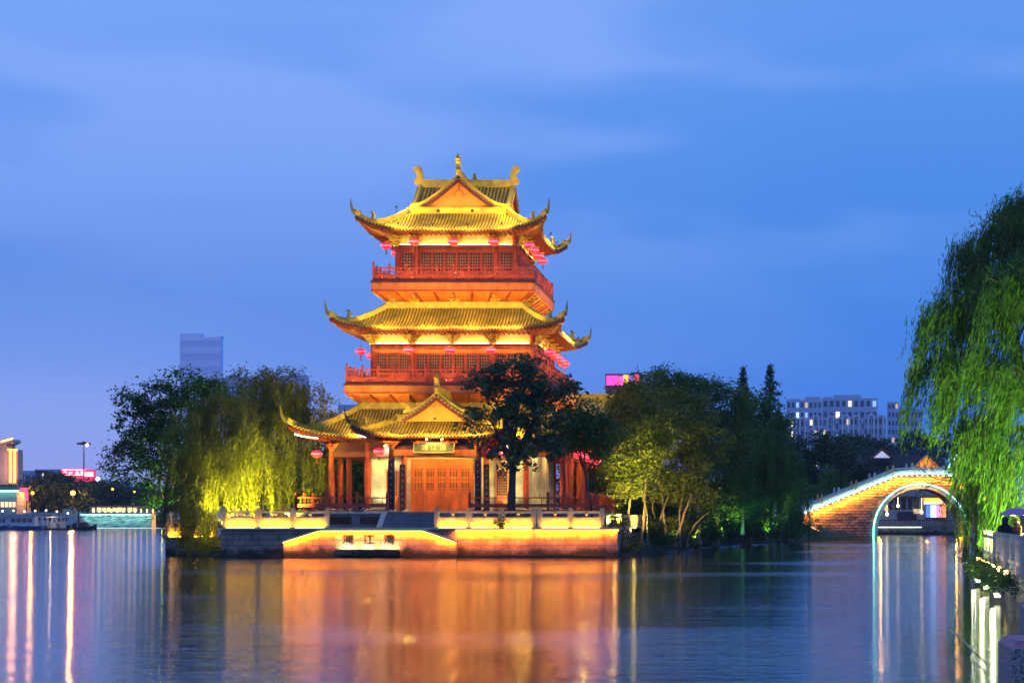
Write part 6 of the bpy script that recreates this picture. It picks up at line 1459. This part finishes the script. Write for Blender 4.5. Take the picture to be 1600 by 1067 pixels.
# person under an umbrella
def person(label, x, y, z, h, seed, coat, hair, turn=0, arm=True):
    b = MB(); s = h / 1.68; t = thing('person', (x, y, z), label, 'person')
    V = [(0, 0, .92), (0, 0, 1.12), (0, .01, 1.3), (0, .01, 1.42), (0, -.0, 1.5), (0, -.01, 1.58), (0, 0, 1.66), (.09, 0, .88), (.1, -.02, .48), (.1, .03, .07), (.1, -.1, .03), (-.09, 0, .88), (-.1, .02, .48), (-.1, .05, .07), (-.1, -.08, .03),
         (.19, .01, 1.38), (.25, -.02, 1.12), (.2, -.2, 1.12 if arm else .9), (.19, -.28, 1.16 if arm else .84), (-.19, .01, 1.38), (-.24, .0, 1.12), (-.23, -.06, .88), (-.22, -.09, .8)]
    E = [(0, 1), (1, 2), (2, 3), (3, 4), (4, 5), (5, 6), (0, 7), (7, 8), (8, 9), (9, 10), (0, 11), (11, 12), (12, 13), (13, 14), (2, 15), (15, 16), (16, 17), (17, 18), (2, 19), (19, 20), (20, 21), (21, 22)]
    RR = [.15, .13, .15, .1, .055, .09, .085, .09, .06, .045, .035, .09, .06, .045, .035, .07, .048, .036, .035, .07, .048, .036, .035]
    me = bpy.data.meshes.new('body'); me.from_pydata([(a * s, c * s, d * s) for a, c, d in V], E, []); o = bpy.data.objects.new('body', me); COL.objects.link(o)
    md = o.modifiers.new('s', 'SKIN'); 
    if not me.skin_vertices: bpy.context.view_layer.objects.active = o
    for i, sv in enumerate(me.skin_vertices[0].data): sv.radius = (RR[i] * s * (1.25 if i in (1, 2) else 1), RR[i] * s)
    me.skin_vertices[0].data[0].use_root = True
    m2 = o.modifiers.new('u', 'SUBSURF'); m2.levels = 2; m2.render_levels = 2
    bpy.context.view_layer.update(); m3 = bpy.data.meshes.new_from_object(o.evaluated_get(bpy.context.evaluated_depsgraph_get())); bpy.data.objects.remove(o)
    m3.polygons.foreach_set('use_smooth', [True] * len(m3.polygons)); m3.materials.clear(); m3.materials.append(mat('skin_tone', (.35, .2, .14), .6, .1, 4)); bo = bpy.data.objects.new('body', m3); COL.objects.link(bo); bo.parent = t
    # hair, coat, trousers
    b = MB(); b.sphere((0, .03 * s, 1.62 * s), .118 * s, 12, 8, (1, 1, 1.12)); b.lathe((0, .05 * s, 1.38 * s), [(.09 * s, 0), (.11 * s, .12 * s), (.1 * s, .24 * s)], 10); ho = b.build('hair', mat('black_hair', (.008, .007, .008), .4, .2, 5), t, local=True, smooth=True)
    b = MB(); b.lathe((0, .01 * s, .78 * s), [(.21 * s, 0), (.19 * s, .2 * s), (.18 * s, .35 * s), (.225 * s, .58 * s), (.17 * s, .66 * s), (.07 * s, .71 * s)], 14, (1, .72))
    for sx in (-1, 1):
        i = 15 if sx > 0 else 19; P3 = [Vector(V[k]) * s for k in (i, i + 1, i + 2)]; b.tube(P3, [.078 * s, .062 * s, .05 * s], 9)
    b.build('coat', coat, t, local=True, smooth=True)
    b = MB()
    for i in (7, 11): P3 = [Vector(V[k]) * s for k in (i, i + 1, i + 2)]; b.tube(P3, [.11 * s, .078 * s, .06 * s], 9)
    b.build('trousers', m_couplet, t, local=True, smooth=True)
    t.rotation_euler = (0, 0, turn); return t
px_, Yp = 1571, 57
person('person in a dark coat with black hair standing at the promenade railing', PX(px_, Yp), Yp, .85, 1.62, 1, mat('dark_coat', (.012, .014, .022), .8, .2, 4), None, R(150), False)
person('person in a brown jacket standing beneath the mauve umbrella', PX(1590, 58.5), 58.5, .85, 1.6, 2, mat('brown_jacket', (.10, .04, .035), .8, .2, 4), None, R(100), True)
um = thing('umbrella', (PX(1588, 58.4), 58.4, 2.0), 'open mauve umbrella held over the person at the right edge', 'umbrella'); uc = Vector((PX(1588, 58.4), 58.4, PZ(806, 58.4)))
b = MB(); n = 8; vs = [tuple(uc + Vector((0, 0, .3)))]
for r, z in ((.22, .26), (.42, .16), (.58, .02)):
    for j in range(16):
        a = j * math.pi / 8; q = 1 - .06 * (j % 2); vs.append(tuple(uc + Vector((r * q * math.cos(a), r * q * math.sin(a), z + .02 * (j % 2) * (r > .5)))))
fs = [(0, 1 + j, 1 + (j + 1) % 16) for j in range(16)] + [(1 + 16 * k + j, 17 + 16 * k + j, 17 + 16 * k + (j + 1) % 16, 1 + 16 * k + (j + 1) % 16) for k in range(2) for j in range(16)]
b.add(vs, fs); b.build('canopy', mat('mauve_nylon', (.45, .22, .42), .5, .15, 5), um); b = MB(); b.tube([uc + Vector((0, 0, .36)), uc + Vector((0, 0, -.75))], .012, 6); b.build('shaft', m_metal, um)
# granite block in the near right corner, and the next one along the edge
gr = mat('granite', (.16, .155, .16), .55, 3.0 / 4, 85, .25, col2=(.40, .39, .40))
def gblock(x, y, s, zt, label):
    b = MB(); o = b.add([], []); c = Vector((x, y, 0)); b.bb(x - s / 2, x + s / 2, y - s / 2, y + s / 2, .3, zt - .03); ob = b.build('granite_post', gr, None, (x, y, .3)); tag(ob, label, 'stone post')
    ob.data.materials[0] = gr; b2 = MB(); q = .03; vs = [(x - s / 2, y - s / 2, zt - .03), (x + s / 2, y - s / 2, zt - .03), (x + s / 2, y + s / 2, zt - .03), (x - s / 2, y + s / 2, zt - .03), (x - s / 2 + q, y - s / 2 + q, zt), (x + s / 2 - q, y - s / 2 + q, zt), (x + s / 2 - q, y + s / 2 - q, zt), (x - s / 2 + q, y + s / 2 - q, zt)]
    b2.add(vs, [(4, 5, 6, 7), (0, 1, 5, 4), (1, 2, 6, 5), (2, 3, 7, 6), (3, 0, 4, 7)]); b2.build('cap', mat('granite_cap', (.42, .17, .22), .6, .4, 30, .3), ob)
    return ob
gblock(PX(1561, 7.2) + .255, 7.35, .42, PZ(1000, 7.2), 'speckled dark granite post with a reddish top in the near right corner')
gblock(PX(1597, 16) + .2, 16, .4, PZ(943, 16), 'reddish stone post further along the edge above the near granite one')
# dead reed stalk floating near the right bank
b = MB(); b.tube([P(1485, 985, 37), P(1500, 1002, 34.5) + Vector((0, 0, .1)), P(1520, 1020, 32), P(1540, 1038, 29.5), P(1556, 1043, 29)], [.012, .016, .02, .022, .015], 5)
b.v = [(x, y, max(z, .03)) for x, y, z in b.v]; o = b.build('reed_stalk', mat('dry_reed', (.35, .33, .2), .8, .2, 4), None, tuple(P(1520, 1020, 32))); tag(o, 'long pale dead reed lying on the water near the right bank', 'reed')

# ------------------------------------------------------------------ air
if HAZE:
    m = bpy.data.materials.new('haze_air'); m.use_nodes = True; n = m.node_tree.nodes
    n.remove(n['Principled BSDF']); v = n.new('ShaderNodeVolumePrincipled'); v.inputs['Color'].default_value = (.93, .97, 1, 1); v.inputs['Density'].default_value = HAZE; v.inputs['Anisotropy'].default_value = .0
    m.node_tree.links.new(v.outputs[0], n['Material Output'].inputs['Volume'])
    b = MB(); b.bb(-1120, 1120, -90, 1260, -1.9, 160); o = b.build('haze', m); tag(o, kind='stuff')
